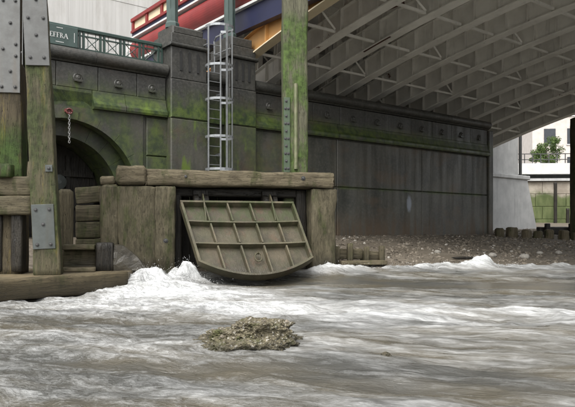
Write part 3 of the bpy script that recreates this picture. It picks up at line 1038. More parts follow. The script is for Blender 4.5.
# lamp columns on the pilasters
def lamp_column(t, zb, label):
    o = thing("lamp_column", label, "lamp post", from_wall(t, -0.15, zb), (0, 0, TH), "lamp columns on the wall pilasters")
    m = MB(); m.lathe([(0.2, 0), (0.2, 0.12), (0.165, 0.17), (0.16, 0.5), (0.145, 2.6), (0.17, 2.66), (0.17, 2.74), (0.10, 2.8), (0.08, 3.4)], 8); m.build("shaft", IRON, o)
    for k in range(4):
        a = R(45 + 90 * k)
        m = MB(); m.box((-0.012, -0.012, 0.5), (0.012, 0.012, 2.55), Matrix.Translation((0.15 * math.cos(a), 0.15 * math.sin(a), 0))); m.build("rib", IRON, o)
    m = MB(); m.lathe([(0.09, 3.4), (0.24, 3.75), (0.26, 4.0), (0.2, 4.2), (0.05, 4.32)], 12); m.build("lantern", CREAM, o, smooth=True)
lamp_column(-1.45, 6.622, "green lamp column standing on the fluted stone pilaster by the railing")
lamp_column(0.42, 6.682, "green lamp column standing on the pilaster behind the ladder cage")

# concrete building behind
bd = thing("concrete_building", "pale board marked concrete building behind the terrace railing", "building", from_wall(0, -15.5, 0), (0, 0, TH))
m = MB(); m.box((-50, 0, 4.5), (14, 6, 22)); m.build("wall", BOARDC, bd)
for k in range(30):
    for q in range(4):
        m = MB(); m.block((-26 + k * 1.22, -0.06 + 0.008 * ((k * 3 + q) % 3), 5.0 + q * 2.62), (-24.785 + k * 1.22, -0.001, 7.612 + q * 2.62), 0.006); m.build("panel", BOARDC, bd)

# ------------------------------------------------------------------ ladder
ld = thing("caged_ladder", "galvanised steel ladder with safety cage fixed to the wall between pilasters", "ladder", from_wall(-0.32, 0.06, 0), (0, 0, TH))
LZ0, LZ1 = 2.45, 6.75
for sx in (-0.2, 0.2):
    m = MB(); m.tube([(sx, -0.16, LZ0), (sx, -0.16, LZ1 - 0.1)], 0.026, 8); m.build("stile", GALV, ld)
for k in range(15):
    m = MB(); m.tube([(-0.2, -0.16, LZ0 + 0.2 + k * 0.26), (0.2, -0.16, LZ0 + 0.2 + k * 0.26)], 0.011, 6); m.build("rung", GALV, ld)
def hoop_path(z, rad=0.40, dz=0.0):
    pts = [(-0.2, -0.16, z)]
    for a in range(160, 381, 20):
        pts.append((rad * math.cos(R(a)), -0.42 + rad * math.sin(R(a)), z + dz * 0))
    pts.append((0.2, -0.16, z))
    return pts
def flat_hoop(z, rad=0.40, hgt=0.065):
    q = hoop_path(z, rad)
    m = MB()
    n = len(q)
    vs = []
    for (x, y, zz) in q:
        dx, dy = x, y + 0.42
        l = math.hypot(dx, dy) or 1
        for s, e in ((0, -1), (0, 1), (0.012, 1), (0.012, -1)):
            vs.append((x - dx / l * s, y - dy / l * s, zz + e * hgt / 2))
    fs = []
    for i in range(n - 1):
        for k in range(4):
            l2 = (k + 1) % 4
            fs.append((i * 4 + k, i * 4 + l2, i * 4 + 4 + l2, i * 4 + 4 + k))
    fs += [(0, 1, 2, 3), (4 * n - 4, 4 * n - 1, 4 * n - 2, 4 * n - 3)]
    return m.add(vs, fs)
HZ = [2.75, 3.65, 4.68, 5.62, 6.7]
for z in HZ:
    flat_hoop(z).build("hoop", GALV, ld)
for a in (188, 270, 352):
    m = MB()
    x, y = 0.388 * math.cos(R(a)), -0.42 + 0.388 * math.sin(R(a))
    M = Matrix.Translation((x, y, 0)) @ Matrix.Rotation(R(a + 90), 4, 'Z')
    m.box((-0.03, -0.006, HZ[0]), (0.03, 0.006, HZ[-1]), M)
    m.build("strap", GALV, ld)
# guard rails at the head of the ladder
for sx in (-0.36, 0.36):
    m = MB()
    m.tube([(sx, -0.42, 6.70), (sx, 0.35, 6.70), (sx, 0.45, 6.6), (sx, 0.45, 5.56)], 0.024, 6)
    m.tube([(sx, -0.42, 6.2), (sx, 0.45, 6.2)], 0.02, 6)
    m.build("guard_rail", GALV, ld)
for zz in (3.2, 4.9):
    for sx in (-0.2, 0.2):
        m = MB(); m.box((sx - 0.02, -0.16, zz), (sx + 0.02, 0.12, zz + 0.05)); m.build("bracket", GALV, ld)

# ------------------------------------------------------------------ bridge
T0, SP, NR = 1.15, 1.587, 12
RA, RB = -4.55, 26.0
def prof(r):
    r = min(r, 11.4)
    return 6.24 + 0.229 * r - 0.0100 * r * r
DK = 8.05
br = thing("road_bridge", "painted steel arch road bridge with grey ribs, red cornice and yellow outer rib", "bridge", P0, (0, 0, TH))
rr = [RA + (RB - RA) * i / 40 for i in range(41)]
def sweep(x0, x1, dz0, dz1):
    m = MB()
    n = len(rr)
    vs = []
    for r in rr:
        z = prof(r)
        vs += [(x0, -r, z + dz0), (x1, -r, z + dz0), (x1, -r, z + dz1), (x0, -r, z + dz1)]
    fs = []
    for i in range(n - 1):
        for k in range(4):
            l = (k + 1) % 4
            fs.append((i * 4 + k, i * 4 + l, i * 4 + 4 + l, i * 4 + 4 + k))
    fs += [(0, 1, 2, 3), (4 * n - 4, 4 * n - 1, 4 * n - 2, 4 * n - 3)]
    return m.add(vs, fs)
DEP = 0.66
ribm = {}
for nm, a in (("web", (-0.012, 0.012, 0.035, DEP)), ("bottom_flange", (-0.17, 0.17, 0.0, 0.036)), ("top_flange", (-0.13, 0.13, DEP + 0.001, DEP + 0.03))):
    ribm[nm] = sweep(*a).mesh(nm)
stf = MB(); stf.box((-0.13, -0.012, 0.037), (0.13, 0.012, DEP)); stf = stf.mesh("stiffener")
post_r = [RA + 0.4 + 1.1 * k for k in range(14)]
stiff_r = [RA + 0.95 + 0.733 * k for k in range(22)]
def colored(me, mat):
    c = me.copy()
    c.materials.clear()
    c.materials.append(mat)
    return c
stg, sty = colored(stf, BRG), colored(stf, YELLOW)
ribg = {k: colored(v, BRG) for k, v in ribm.items()}
postm = {}
for i in range(NR):
    t = T0 + SP * i
    o = link("rib", ribg["web"] if i else colored(ribm["web"], YELLOW), None, br, (t, 0, 0))
    link("bottom_flange", ribg["bottom_flange"] if i else colored(ribm["bottom_flange"], CREAM), None, o)
    link("top_flange", ribg["top_flange"] if i else colored(ribm["top_flange"], YELLOW), None, o)
    for r in (stiff_r if i else stiff_r[::2]):
        link("stiffener", stg if i else sty, None, o, (0, -r, prof(r)))
    for j, r in enumerate(post_r):
        zt, top = prof(r) + DEP + 0.031, (DK if i else 7.25)
        if top - zt < 0.12:
            continue
        if i == 0:
            m = MB()
            h = top - zt
            q = [(-0.11, 0), (-0.055, 0.1 * h), (-0.05, 0.5 * h), (-0.11, 0.9 * h), (-0.17, h), (0.17, h), (0.11, 0.9 * h), (0.05, 0.5 * h), (0.055, 0.1 * h), (0.11, 0)]
            m.poly([(-a, zt + b) for a, b in q], 0, -0.1, 0.1)
            m.build("bracket", WHITE, o, (0, -r, 0))
        else:
            if j not in postm:
                m = MB()
                m.box((-0.01, -0.08, zt), (0.01, 0.08, top))
                m.box((-0.09, -0.095, zt), (0.09, -0.081, top))
                m.box((-0.09, 0.081, zt), (0.09, 0.095, top))
                postm[j] = m.mesh("spandrel_post")
                postm[j].materials.append(BRG)
            link("spandrel_post", postm[j], None, o, (0, -r, 0))
# cross frames between ribs
for k in range(10):
    r = RA + 0.68 + 1.98 * k
    zb = prof(r)
    zt = min(zb + 1.25, DK - 0.12)
    h = zt - zb - 0.15
    ms = []
    m = MB(); m.box((0.172, -0.035, zb + 0.06), (SP - 0.172, 0.035, zb + 0.13)); ms.append(("strut", m.mesh("strut")))
    if h > 0.3:
        for s in (1, -1):
            m = MB()
            A, B = Vector((0.172, 0.012 * s, zb + (0.16 if s > 0 else h + 0.1))), Vector((SP - 0.172, 0.012 * s, zb + (h + 0.1 if s > 0 else 0.16)))
            m.tube([A, B], 0.038, 4)
            ms.append(("diagonal_brace", m.mesh("diagonal_brace")))
    for nm, me in ms:
        me.materials.append(BRG)
    for i in range(NR - 1):
        if (i * 2 + k) % 3:
            use = ms[:1]
        else:
            use = ms
        for nm, me in use:
            link(nm, me, None, br, (T0 + SP * i, -r, 0))
for k in range(14):
    r = RA + 0.4 + 1.1 * 2 * k
    m = MB()
    m.box((T0 + 0.15, -r - 0.09, DK - 0.02), (T0 + SP * (NR - 1) + 0.2, -r + 0.09, DK + 0.25)); m.build("cross_girder", BRG, br)
m = MB(); m.box((T0 - 0.1, -RB, DK + 0.255), (T0 + SP * (NR - 1) + 0.25, 9, DK + 0.6)); m.build("deck", BRG, br)
# rusted stretch of flange and rusty bracket
def rust_strip(t, r0, r1, dz, w):
    m = MB()
    n = 6
    vs, fs = [], []
    for i in range(n + 1):
        r = r0 + (r1 - r0) * i / n
        z = prof(r) + dz
        for x_, zz in ((-w, -0.014), (w, -0.014), (w, 0.05), (-w, 0.05)):
            vs.append((t + x_, -r, z + zz))
    for i in range(n):
        for k in range(4):
            l = (k + 1) % 4
            fs.append((i * 4 + k, i * 4 + l, i * 4 + 4 + l, i * 4 + 4 + k))
    fs += [(0, 1, 2, 3), (4 * n, 4 * n + 3, 4 * n + 2, 4 * n + 1)]
    m.add(vs, fs)
    m.build("rusted_flange", RUST, br)
rust_strip(T0 + 2 * SP - 0.12, 1.6, 2.7, 0.0, 0.03)
m = MB()
t, r = T0 + SP * 1 + 0.35, 3.6
m.tube([(t - 0.3, -r + 0.9, prof(r) + 0.2), (t, -r + 0.2, prof(r) + 0.16), (t + 0.25, -r - 0.4, prof(r) + 0.3)], 0.05, 6)
m.tube([(t, -r + 0.2, prof(r) + 0.16), (t + 0.2, -r + 0.1, prof(r) + 0.6)], 0.04, 6)
m.tube([(t - 0.2, -r + 0.7, prof(r) + 0.2), (t + 0.1, -r + 0.3, prof(r) + 0.55)], 0.04, 6)
m.build("rusty_bracket", RUST, br)
# facade, left (upstream) side
def lin(name, pts, mat, r0=-7.7, r1=RB, smooth=False):
    m = MB()
    m.poly(pts, 1, -r1, -r0)
    return m.build(name, mat, br, smooth=smooth)
lin("fascia", [(0.86, 7.03), (1.02, 7.03), (1.02, 7.62), (0.86, 7.62)], NAVY)
lin("fascia_lip", [(0.80, 6.98), (1.02, 6.98), (1.02, 7.028), (0.80, 7.028)], NAVY)
lin("white_moulding", [(0.74, 7.622), (1.04, 7.622), (1.04, 7.695), (0.74, 7.695)], WHITE)
co = [(0.98 - 0.36 * math.cos(R(a)), 8.115 + 0.415 * math.sin(R(a))) for a in range(-90, 91, 10)]
lin("cornice", [(1.04, 7.70)] + co + [(1.04, 8.53)], RED)
lin("white_moulding", [(0.66, 8.532), (1.04, 8.532), (1.04, 8.595), (0.66, 8.595)], WHITE)
lin("navy_band", [(0.72, 8.597), (1.04, 8.597), (1.04, 8.75), (0.72, 8.75)], NAVY)
lin("parapet_rail", [(0.66, 8.752), (1.04, 8.752), (1.04, 8.84), (0.66, 8.84)], RED)
lin("parapet_rail", [(0.66, 9.19), (1.04, 9.19), (1.04, 9.32), (0.66, 9.32)], RED)
r = -7.7
while r < 12:
    m = MB(); m.box((0.70, -r - 0.16, 8.842), (1.0, -r, 9.188)); m.build("parapet_post", RED, br)
    m = MB(); m.box((0.76, -r - 1.23, 8.842), (0.96, -r - 0.162, 9.188)); m.build("parapet_panel", CREAM, br)
    r += 1.235
# far side fascia and parapet
TF = T0 + SP * (NR - 1)
m = MB(); m.box((TF + 0.26, -RB, 7.2), (TF + 0.4, 8.6, 9.3)); m.build("far_fascia", BRG, br)

ab = thing("bridge_abutment", "grey stone abutment behind the river wall carrying the bridge ribs", "abutment", P0, (0, 0, TH))
m = MB(); m.box((0.93, 4.62, -0.5), (TF + 0.9, 9, DK + 0.25)); m.build("wall", PIER, ab)
m = MB(); m.box((0.93, 1.02, 4.6), (TE - 0.35, 4.6, 5.15)); m.build("ledge", PIER, ab)

# far battered pier
fp = thing("battered_pier", "pale grey granite pier with sloping end at the far corner of the bridge", "pier", P0, (0, 0, TH))
m = MB()
m.poly([(18.0, -0.5), (24.3, -0.5), (24.0, 0.9), (22.95, 3.86), (18.0, 3.86)], 1, 4.2, 7)
m.build("base", PIER, fp)
m = MB(); m.block((17.95, 4.1, 3.87), (23.1, 7, 4.10), 0.04); m.build("cornice", PIER, fp)
m = MB(); m.block((18.0, 4.35, 4.105), (22.3, 6.5, 8.6), 0.04); m.build("pillar", PIER, fp)
m = MB(); m.tube([(22.36, 4.28, 4.1), (22.36, 4.28, 8.0)], 0.09, 8); m.build("drain_pipe", BOLT, fp)

# ------------------------------------------------------------------ timber outfall chamber
CO = (-3.48, 13.0, 0.0)
CA = math.atan2(0.27, 0.963)
cb = thing("timber_outfall", "weathered timber outfall mouth with thick lintel and rotted posts", "outfall", CO, (0, 0, CA))
timber("lintel", 4.33, 0.345, 0.42, T_GREY, cb, (0.45, 0.2, 2.20), ALONG_X, rough=0.022, rnd=0.05, ends=0.09, step=0.06)
timber("lintel_end", 0.62, 0.37, 0.46, T_GREY, cb, (-0.08, 0.17, 2.205), (0, R(89), R(-3)), rough=0.04, rnd=0.06, ends=0.05, step=0.05)
timber("packing_piece", 0.30, 0.17, 0.4, T_GREY, cb, (-0.40, 0.24, 2.10), (0, R(86), 0), rough=0.03, rnd=0.05, ends=0.04, step=0.05)
timber("post", 2.28, 0.36, 0.50, T_ERODE, cb, (-0.20, 0.27, -0.25), rough=0.035, rnd=0.06, ends=0.05, step=0.06)
timber("block", 2.25, 0.80, 0.52, T_ERODE, cb, (0.345, 0.27, -0.25), rough=0.034, rnd=0.07, step=0.06)
timber("post", 2.26, 0.43, 0.46, T_ERODE, cb, (0.925, 0.24, -0.25), rough=0.03, rnd=0.05, step=0.06)
timber("post", 2.02, 0.60, 0.46, T_ERODE, cb, (4.49, 0.26, 0.0), rough=0.03, rnd=0.04)
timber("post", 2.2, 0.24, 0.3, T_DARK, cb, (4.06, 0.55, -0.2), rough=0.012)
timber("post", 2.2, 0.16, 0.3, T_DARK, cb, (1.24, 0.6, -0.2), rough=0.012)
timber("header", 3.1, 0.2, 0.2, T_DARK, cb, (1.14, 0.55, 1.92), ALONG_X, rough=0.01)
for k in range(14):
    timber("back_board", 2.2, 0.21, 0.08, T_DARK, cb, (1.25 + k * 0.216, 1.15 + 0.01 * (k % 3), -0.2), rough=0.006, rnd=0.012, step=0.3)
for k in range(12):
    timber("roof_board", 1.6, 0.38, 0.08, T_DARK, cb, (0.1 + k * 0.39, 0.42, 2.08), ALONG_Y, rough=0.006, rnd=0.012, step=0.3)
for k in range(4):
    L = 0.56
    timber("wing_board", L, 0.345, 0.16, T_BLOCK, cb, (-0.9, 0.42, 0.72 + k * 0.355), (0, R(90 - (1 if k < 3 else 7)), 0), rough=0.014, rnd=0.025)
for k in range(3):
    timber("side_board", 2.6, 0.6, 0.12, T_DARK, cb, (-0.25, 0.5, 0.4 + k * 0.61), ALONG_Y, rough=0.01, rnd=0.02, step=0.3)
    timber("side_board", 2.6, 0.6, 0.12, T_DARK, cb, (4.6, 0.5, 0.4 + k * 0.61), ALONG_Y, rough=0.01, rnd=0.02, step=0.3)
timber("post", 1.7, 0.30, 0.30, T_BLOCK, cb, (-1.08, 0.0, 0.2), (0, 0, R(10)), rough=0.02, rnd=0.07, ends=0.05)
for (x, y, z) in ((1.35, -0.008, 2.22), (3.98, -0.008, 2.24), (0.93, 0.0, 0.85)):
    link("bolt", BOLTM, None, cb, (x, y, z), (R(90), 0, 0)).scale = (1.5, 1.5, 1.5)
# hinge lugs on the header
for a in (1.72, 3.28):
    m = MB()
    M = Matrix.Translation((a, 0.32, 1.72)) @ Matrix.Rotation(R(90), 4, 'Y')
    m.lathe([(0.11, -0.17), (0.14, -0.15), (0.14, -0.06), (0.09, -0.05), (0.09, 0.05), (0.14, 0.06), (0.14, 0.15), (0.11, 0.17)], 16, M)
    m.box((a - 0.16, 0.34, 1.66), (a + 0.16, 0.5, 1.95))
    m.build("hinge_lug", T_DARK, cb, smooth=False)

# flap gate: local x across, local z down the plate (so local -y faces out/up)
PHI = R(40)
e = Vector((0.963, 0.27, 0)).normalized()
nrm = Vector((0.27, -0.963, 0)).normalized()
dn = nrm * math.sin(PHI) + Vector((0, 0, -1)) * math.cos(PHI)
out = nrm * math.cos(PHI) + Vector((0, 0, 1)) * math.sin(PHI)
H = Vector(CO) + e * 1.24 + (-nrm) * 0.15 + Vector((0, 0, 1.61))
MF = Matrix((e, dn, out)).transposed().to_4x4()          # local x=e, y=down the plate, z=outward
MF.translation = H
fg = thing("flap_gate", "heavy ribbed iron flap gate hanging half open over the rushing outfall", "flap gate")
fg.matrix_world = MF
SK = 0.13                                               # the gate hangs slightly askew
def edge_x(y, f):
    w0, w1 = 2.52, 2.40
    w = w0 + (w1 - w0) * y / 1.6
    return SK * (y / 0.8) + w * f
def bot(f):
    return 1.62 + 0.40 * (1 - (2 * f - 1) ** 2) - 0.06 * f
NB = 20
outl = [(edge_x(0, 0), 0), (edge_x(0, 1), 0)] + [(edge_x(bot(1 - i / NB) if i in (0, NB) else 1.62, 1 - i / NB), bot(1 - i / NB)) for i in range(NB + 1)]
m = MB(); m.poly(outl, 2, -0.05, 0.0); m.build("plate", FLAPW, fg)
def strap_mesh(pts, w, z0, z1):
    """a flat bar following pts in the plate plane"""
    m = MB()
    n = len(pts)
    vs = []
    for i, p in enumerate(pts):
        a, b = Vector(pts[max(i - 1, 0)]), Vector(pts[min(i + 1, n - 1)])
        t = (b - a).normalized()
        s = Vector((-t.y, t.x)) * w / 2
        vs += [(p[0] + s.x, p[1] + s.y, z0), (p[0] - s.x, p[1] - s.y, z0), (p[0] - s.x, p[1] - s.y, z1), (p[0] + s.x, p[1] + s.y, z1)]
    fs = []
    for i in range(n - 1):
        for k in range(4):
            l = (k + 1) % 4
            fs.append((i * 4 + k, i * 4 + l, i * 4 + 4 + l, i * 4 + 4 + k))
    fs += [(0, 1, 2, 3), (4 * n - 4, 4 * n - 1, 4 * n - 2, 4 * n - 3)]
    return m.add(vs, fs)
HT = 0.15
strap_mesh([(edge_x(0, 0) - 0.0, 0.02), (edge_x(0, 1), 0.02)], 0.05, 0.001, HT + 0.01).build("top_rim", FLAP, fg)
strap_mesh([(edge_x(0.045, 0) + 0.02, 0.046), (edge_x(1.6, 0) + 0.02, 1.6)], 0.05, 0.001, HT + 0.005).build("side_rim", FLAP, fg)
strap_mesh([(edge_x(0.045, 1) - 0.02, 0.046), (edge_x(1.54, 1) - 0.02, 1.54)], 0.05, 0.001, HT + 0.005).build("side_rim", FLAP, fg)
bp = [(edge_x(1.62, 1 - i / NB), bot(1 - i / NB) - 0.02) for i in range(NB + 1)]
strap_mesh(bp, 0.05, 0.001, HT + 0.003).build("bottom_rim", FLAP, fg)
for yy in (0.56, 1.15):
    pts = [(edge_x(yy, 0.02 + 0.96 * i / 8), yy + 0.035 * (1 - (i / 4 - 1) ** 2)) for i in range(9)]
    strap_mesh(pts, 0.035, 0.001, HT).build("cross_rib", FLAP, fg)
FX = (0.2, 0.4, 0.6, 0.8)
for k, f in enumerate(FX):
    ys = [0.046, 0.55] , [0.63, 1.14], [1.23, bot(f) - 0.05]
    for a, b in ys:
        strap_mesh([(edge_x(a, f), a), (edge_x(b, f), b)], 0.032, 0.0015, HT - 0.006).build("rib", FLAP, fg)
# hinge arms
for f in (0.2, 0.8):
    xx = edge_x(0.0, f)
    for s in (0.0,):
        m = MB()
        m.poly([(-0.26, 0.03), (-0.22, 0.15), (0.0, 0.19), (0.50, 0.17), (0.54, 0.155), (0.0, 0.155), (-0.1, 0.02)], 0, -0.012, 0.012)
        m.build("hinge_arm", FLAP, fg, (xx + s, 0, 0))
# lifting ring
m = MB()
m.tube([(0.075 * math.cos(R(a)), 0.09 * math.sin(R(a)), 0) for a in range(0, 360, 24)], 0.017, 6, True)
m.tube([(-0.02, -0.09, -0.06), (0, -0.09, 0.03), (0.02, -0.09, -0.06)], 0.02, 6)
m.build("lifting_ring", FLAP, fg, (edge_x(1.5, 0.52), 1.52, 0.12), (R(-20), 0, 0))

# ------------------------------------------------------------------ timber piles
def plate(parent, w, h, loc, rot, bolts, mat=STEELP, th=0.016):
    m = MB()
    m.block((-w / 2, -th, -h / 2), (w / 2, 0, h / 2), 0.006)
    p = m.build("steel_plate", mat, parent, loc, rot)
    for (a, b) in bolts:
        link("bolt", BOLTM, None, p, (a * w, -th, b * h), (R(90), 0, 0))
    return p

pa = thing("timber_pile", "tall leaning mossy timber pile with bolted steel plates at top and foot", "post", (-4.26, 11.15, 0.28), (0, 0, R(14)))
timber("shaft", 6.0, 0.46, 0.46, T_POST, pa, (0, 0, 0), taper=0.78, lean=(-0.27, 0), rough=0.012, rnd=0.03)
plate(pa, 0.37, 0.78, (-0.06, -0.231, 0.86), (R(-0.3), R(-2.5), 0), [(-0.3, 0.38), (0.3, 0.38), (0, 0.05), (-0.3, -0.4), (0.3, -0.4)], STEELD)
plate(pa, 0.40, 2.3, (-0.205, -0.206, 4.82), (R(-0.5), R(-2.5), 0), [(-0.3, 0.42), (0.3, 0.35), (-0.3, 0.2), (0.3, 0.12), (0.05, -0.0), (-0.3, -0.14), (0.32, -0.14), (0.0, -0.27), (-0.28, -0.44), (0.28, -0.44)])
plate(pa, 0.30, 2.3, (-0.40, 0.0, 4.82), (0, R(-2.5), R(-90)), [(-0.25, 0.3), (0.25, 0.1), (-0.25, -0.1), (0.25, -0.4)])
plate(pa, 0.12, 0.12, (0.03, -0.224, 1.88), (0, R(-2.5), 0), [(0, 0)], STEELD, 0.02)
pb = thing("timber_pile", "green and ochre stained timber pile with long plate at left picture edge", "post", (-5.08, 11.5, 0.28), (0, 0, R(8)))
timber("shaft", 5.9, 0.50, 0.48, T_POST2, pb, (0, 0, 0), taper=0.9, rough=0.012, rnd=0.03)
plate(pb, 0.42, 1.75, (0.01, -0.233, 4.15), (R(-0.35), 0, 0), [(-0.2, 0.45), (0.3, 0.45), (0.1, 0.22), (-0.2, -0.05), (0.32, 0.0), (0.32, -0.12), (0.1, -0.28), (-0.25, -0.44), (0.3, -0.44)])
pc = thing("timber_pile", "slender bright green algae covered timber pile rising behind the outfall lintel", "post", (0.17, 14.85, 0.3), (0, 0, R(6)))
timber("shaft", 6.5, 0.60, 0.42, T_GREEN, pc, (0, 0, 0), taper=0.97, rough=0.016, rnd=0.05)
plate(pc, 0.15, 1.75, (-0.21, -0.222, 3.0), (0, 0, 0), [(x_, -0.45 + 0.1 * k) for k in range(10) for x_ in ((-0.1,) if k % 2 else (-0.22, 0.22))], mat_simple("green_steel_strap", (0.055, 0.085, 0.045), None, 0.6, 5, 0.2), 0.02)
m = MB(); m.tube([(0.0, -0.24, 2.2), (0.0, -0.236, 4.2)], 0.045, 8)
m.build("pipe", mat_simple("pale_pipe", (0.17, 0.165, 0.10), (0.075, 0.10, 0.035), 0.6, 5, 0.2), pc)
pd = thing("timber_pile", "dark timber pile with steel collar at right picture edge", "post", (12.5, 27.0, 0.5), (0, 0, R(5)))
timber("shaft", 5.4, 0.42, 0.42, T_POST, pd, (0, 0, 0), rough=0.012)
plate(pd, 0.43, 1.0, (0, -0.217, 4.7), (0, 0, 0), [(-0.3, 0.3), (0.3, 0.3), (-0.3, -0.3), (0.3, -0.3)], STEELD)

# ------------------------------------------------------------------ left staging
stg_ = thing("timber_staging", "weathered cross beams bolted to the two left piles", "staging", (-4.9, 11.2, 0.3))
timber("cross_beam", 2.1, 0.33, 0.3, T_BLOCK, stg_, (-1.75, -0.06, 1.22), (0, R(90), R(2)), rough=0.014, rnd=0.04)
timber("cross_beam", 2.1, 0.34, 0.3, T_BLOCK, stg_, (-1.7, -0.05, 1.56), (0, R(90), R(2)), rough=0.014, rnd=0.04)
timber("upright", 1.1, 0.20, 0.22, T_DARK, stg_, (0.06, 0.05, 0.03), rough=0.012)
timber("upright", 1.1, 0.26, 0.22, T_DARK, stg_, (-0.36, 0.1, 0.03), rough=0.012)
timber("stub", 0.42, 0.16, 0.16, T_BLOCK, stg_, (0.30, 0.04, 1.60), (0, R(4), 0), rough=0.012, rnd=0.04)
timber("stub", 0.24, 0.30, 0.2, T_POST2, stg_, (-0.10, -0.16, 1.71), rough=0.012)
timber("head_beam", 1.7, 0.36, 0.32, T_DARK, stg_, (-1.9, 0.72, 4.9), (0, R(90), 0), rough=0.012)
for (x_, z_) in ((-0.33, 0.85), (-0.33, 0.45), (0.06, 0.6)):
    link("bolt", BOLTM, None, stg_, (x_, -0.02, z_), (R(90), 0, 0)).scale = (1.6, 1.6, 1.6)

lg = thing("outfall_ledge", "stained concrete ledge with wet timber edge at lower left", "ledge", (0, 0, 0))
m = MB()
m.poly([(-7.2, 6.0), (-2.98, 11.33), (-3.05, 12.7), (-7.5, 14.2), (-12, 14.2), (-12, 6.0)], 2, -0.5, 0.29)
m.build("slab", CONC, lg)
ang = math.atan2(11.2 - 6.66, -2.96 + 6.5)
bmat = Matrix.Translation((-6.6, 6.53, 0.17)) @ Matrix.Rotation(ang, 4, 'Z') @ Matrix.Rotation(R(90), 4, 'Y')
eb = timber("edge_beam", 5.95, 0.34, 0.3, mat_timber("brown_wet_timber", (0.06, 0.048, 0.026), (0.11, 0.088, 0.05), 0.3, (0.05, 0.05, 0.02), wet=0.2), lg, (0, 0, 0), rough=0.02, rnd=0.04)
eb.matrix_local = bmat
bmat2 = Matrix.Translation((-6.62, 6.60, -0.16)) @ Matrix.Rotation(ang, 4, 'Z') @ Matrix.Rotation(R(90), 4, 'Y')
eb2 = timber("lower_beam", 5.8, 0.32, 0.26, T_DARK, lg, (0, 0, 0), rough=0.02, rnd=0.04)
eb2.matrix_local = bmat2

sw = thing("low_baffle", "low wet baffle blocks and planks between the leaning pile and outfall post", "baffle", (-3.55, 12.15, 0.28), (0, 0, R(14)))
timber("block", 0.56, 0.34, 0.3, T_DARK, sw, (0.0, 0, 0), rough=0.012, rnd=0.03)
timber("plank", 0.60, 0.10, 0.42, T_BLOCK, sw, (-0.78, 0.1, 0.47), ALONG_X, rough=0.008, rnd=0.02)
timber("plank", 0.60, 0.42, 0.12, T_BLOCK, sw, (-0.78, 0.2, 0.22), ALONG_X, rough=0.008, rnd=0.02)
timber("plank", 0.62, 0.08, 0.5, T_GREY, sw, (-0.78, -0.12, 0.05), ALONG_X, rough=0.008, rnd=0.02)
m = MB()
m.poly([(0.16, 0.0), (0.18, 0.52), (0.34, 0.50), (0.62, 0.28), (0.80, 0.02)], 1, -0.12, 0.35)
bmw = bmesh.new(); tmp = m.mesh("tmp"); bmw.from_mesh(tmp)
bmesh.ops.triangulate(bmw, faces=bmw.faces)
bmesh.ops.subdivide_edges(bmw, edges=bmw.edges, cuts=3, use_grid_fill=True)
for v in bmw.verts:
    v.co += Vector((0.02 * float(vnoise(v.co.x * 7, v.co.y * 7, v.co.z * 7, 3)), 0.03 * float(vnoise(v.co.x * 7, v.co.y * 7, v.co.z * 7, 4)), 0.02 * float(vnoise(v.co.x * 7, v.co.y * 7, v.co.z * 7, 5))))
bmw.to_mesh(tmp); bmw.free()
link("sloping_stone", tmp, mat_simple("wet_grey_stone", (0.062, 0.055, 0.040), (0.035, 0.031, 0.023), 0.35, 6, 0.8), sw)

rs2 = random.Random(8)
ic = []
for s in range(5):
    bm = bmesh.new()
    bmesh.ops.create_icosphere(bm, subdivisions=1, radius=1)
    vs = [Vector(v.co) * (1 + 0.25 * rs2.uniform(-1, 1)) for v in bm.verts]
    fs = [tuple(v.index for v in f.verts) for f in bm.faces]
    ic.append((np.array(vs), np.array(fs)))
    bm.free()
ic0 = ic
npr0 = np.random.default_rng(77)
# ------------------------------------------------------------------ rock in the stream
def lump(name, rx, ry, rz, mat, seed, loc, sub=4, amp=0.35, fr=2.0, rot=0.0, flat=0.0, fine=0.06):
    bm = bmesh.new()
    bmesh.ops.create_icosphere(bm, subdivisions=sub, radius=1)
    co = np.array([v.co[:] for v in bm.verts])
    dsp = 1 + amp * fbm(co[:, 0] * fr + seed, co[:, 1] * fr, co[:, 2] * fr, 4, seed) + fine * fbm(co[:, 0] * fr * 5, co[:, 1] * fr * 5, co[:, 2] * fr * 5 + seed, 3, seed + 5)
    if flat:
        co[:, 2] = np.sign(co[:, 2]) * np.abs(co[:, 2]) ** (1 - flat)
    co = co * dsp[:, None] * np.array([rx, ry, rz])
    for v, c in zip(bm.verts, co):
        v.co = c
    me = bpy.data.meshes.new(name)
    bm.to_mesh(me)
    bm.free()
    me.polygons.foreach_set('use_smooth', [sub > 2] * len(me.polygons))
    return link(name, me, mat, None, loc, (0, 0, rot))
rk = thing("rubble_rock", "low brown pebbly rubble rock standing in the stream", "rock", (-0.36, 5.85, -0.06))
o = lump("body", 0.49, 0.33, 0.19, ROCK, 11, (0, 0, 0), 6, 0.40, 2.1, flat=0.5, fine=0.12); o.parent = rk
o = lump("slab", 0.29, 0.21, 0.11, ROCK, 14, (0.11, 0.02, 0.20), 6, 0.40, 2.4, flat=0.45, fine=0.12); o.parent = rk
o = lump("slab", 0.19, 0.17, 0.07, ROCK, 19, (-0.20, 0.0, 0.15), 6, 0.40, 2.4, flat=0.45, fine=0.12); o.parent = rk
pbv, pbf, off = [], [], 0
bpy.context.view_layer.update()
for ob in list(rk.children):
    vv = np.array([v.co[:] for v in ob.data.vertices]) + np.array(ob.location[:])
    for q_ in vv[npr0.integers(0, len(vv), 22)]:
        if q_[2] < 0.03:
            continue
        vs, fs = ic0[int(npr0.integers(0, 5))]
        s_ = 0.008 + 0.018 * npr0.random() ** 2
        pbv.append(vs * np.array([s_ * npr0.uniform(0.8, 1.5), s_ * npr0.uniform(0.8, 1.4), s_ * npr0.uniform(0.6, 1)]) + q_)
        pbf.append(fs + off)
        off += len(vs)
me = bpy.data.meshes.new("embedded_pebbles")
me.from_pydata(np.concatenate(pbv).tolist(), [], np.concatenate(pbf).tolist())
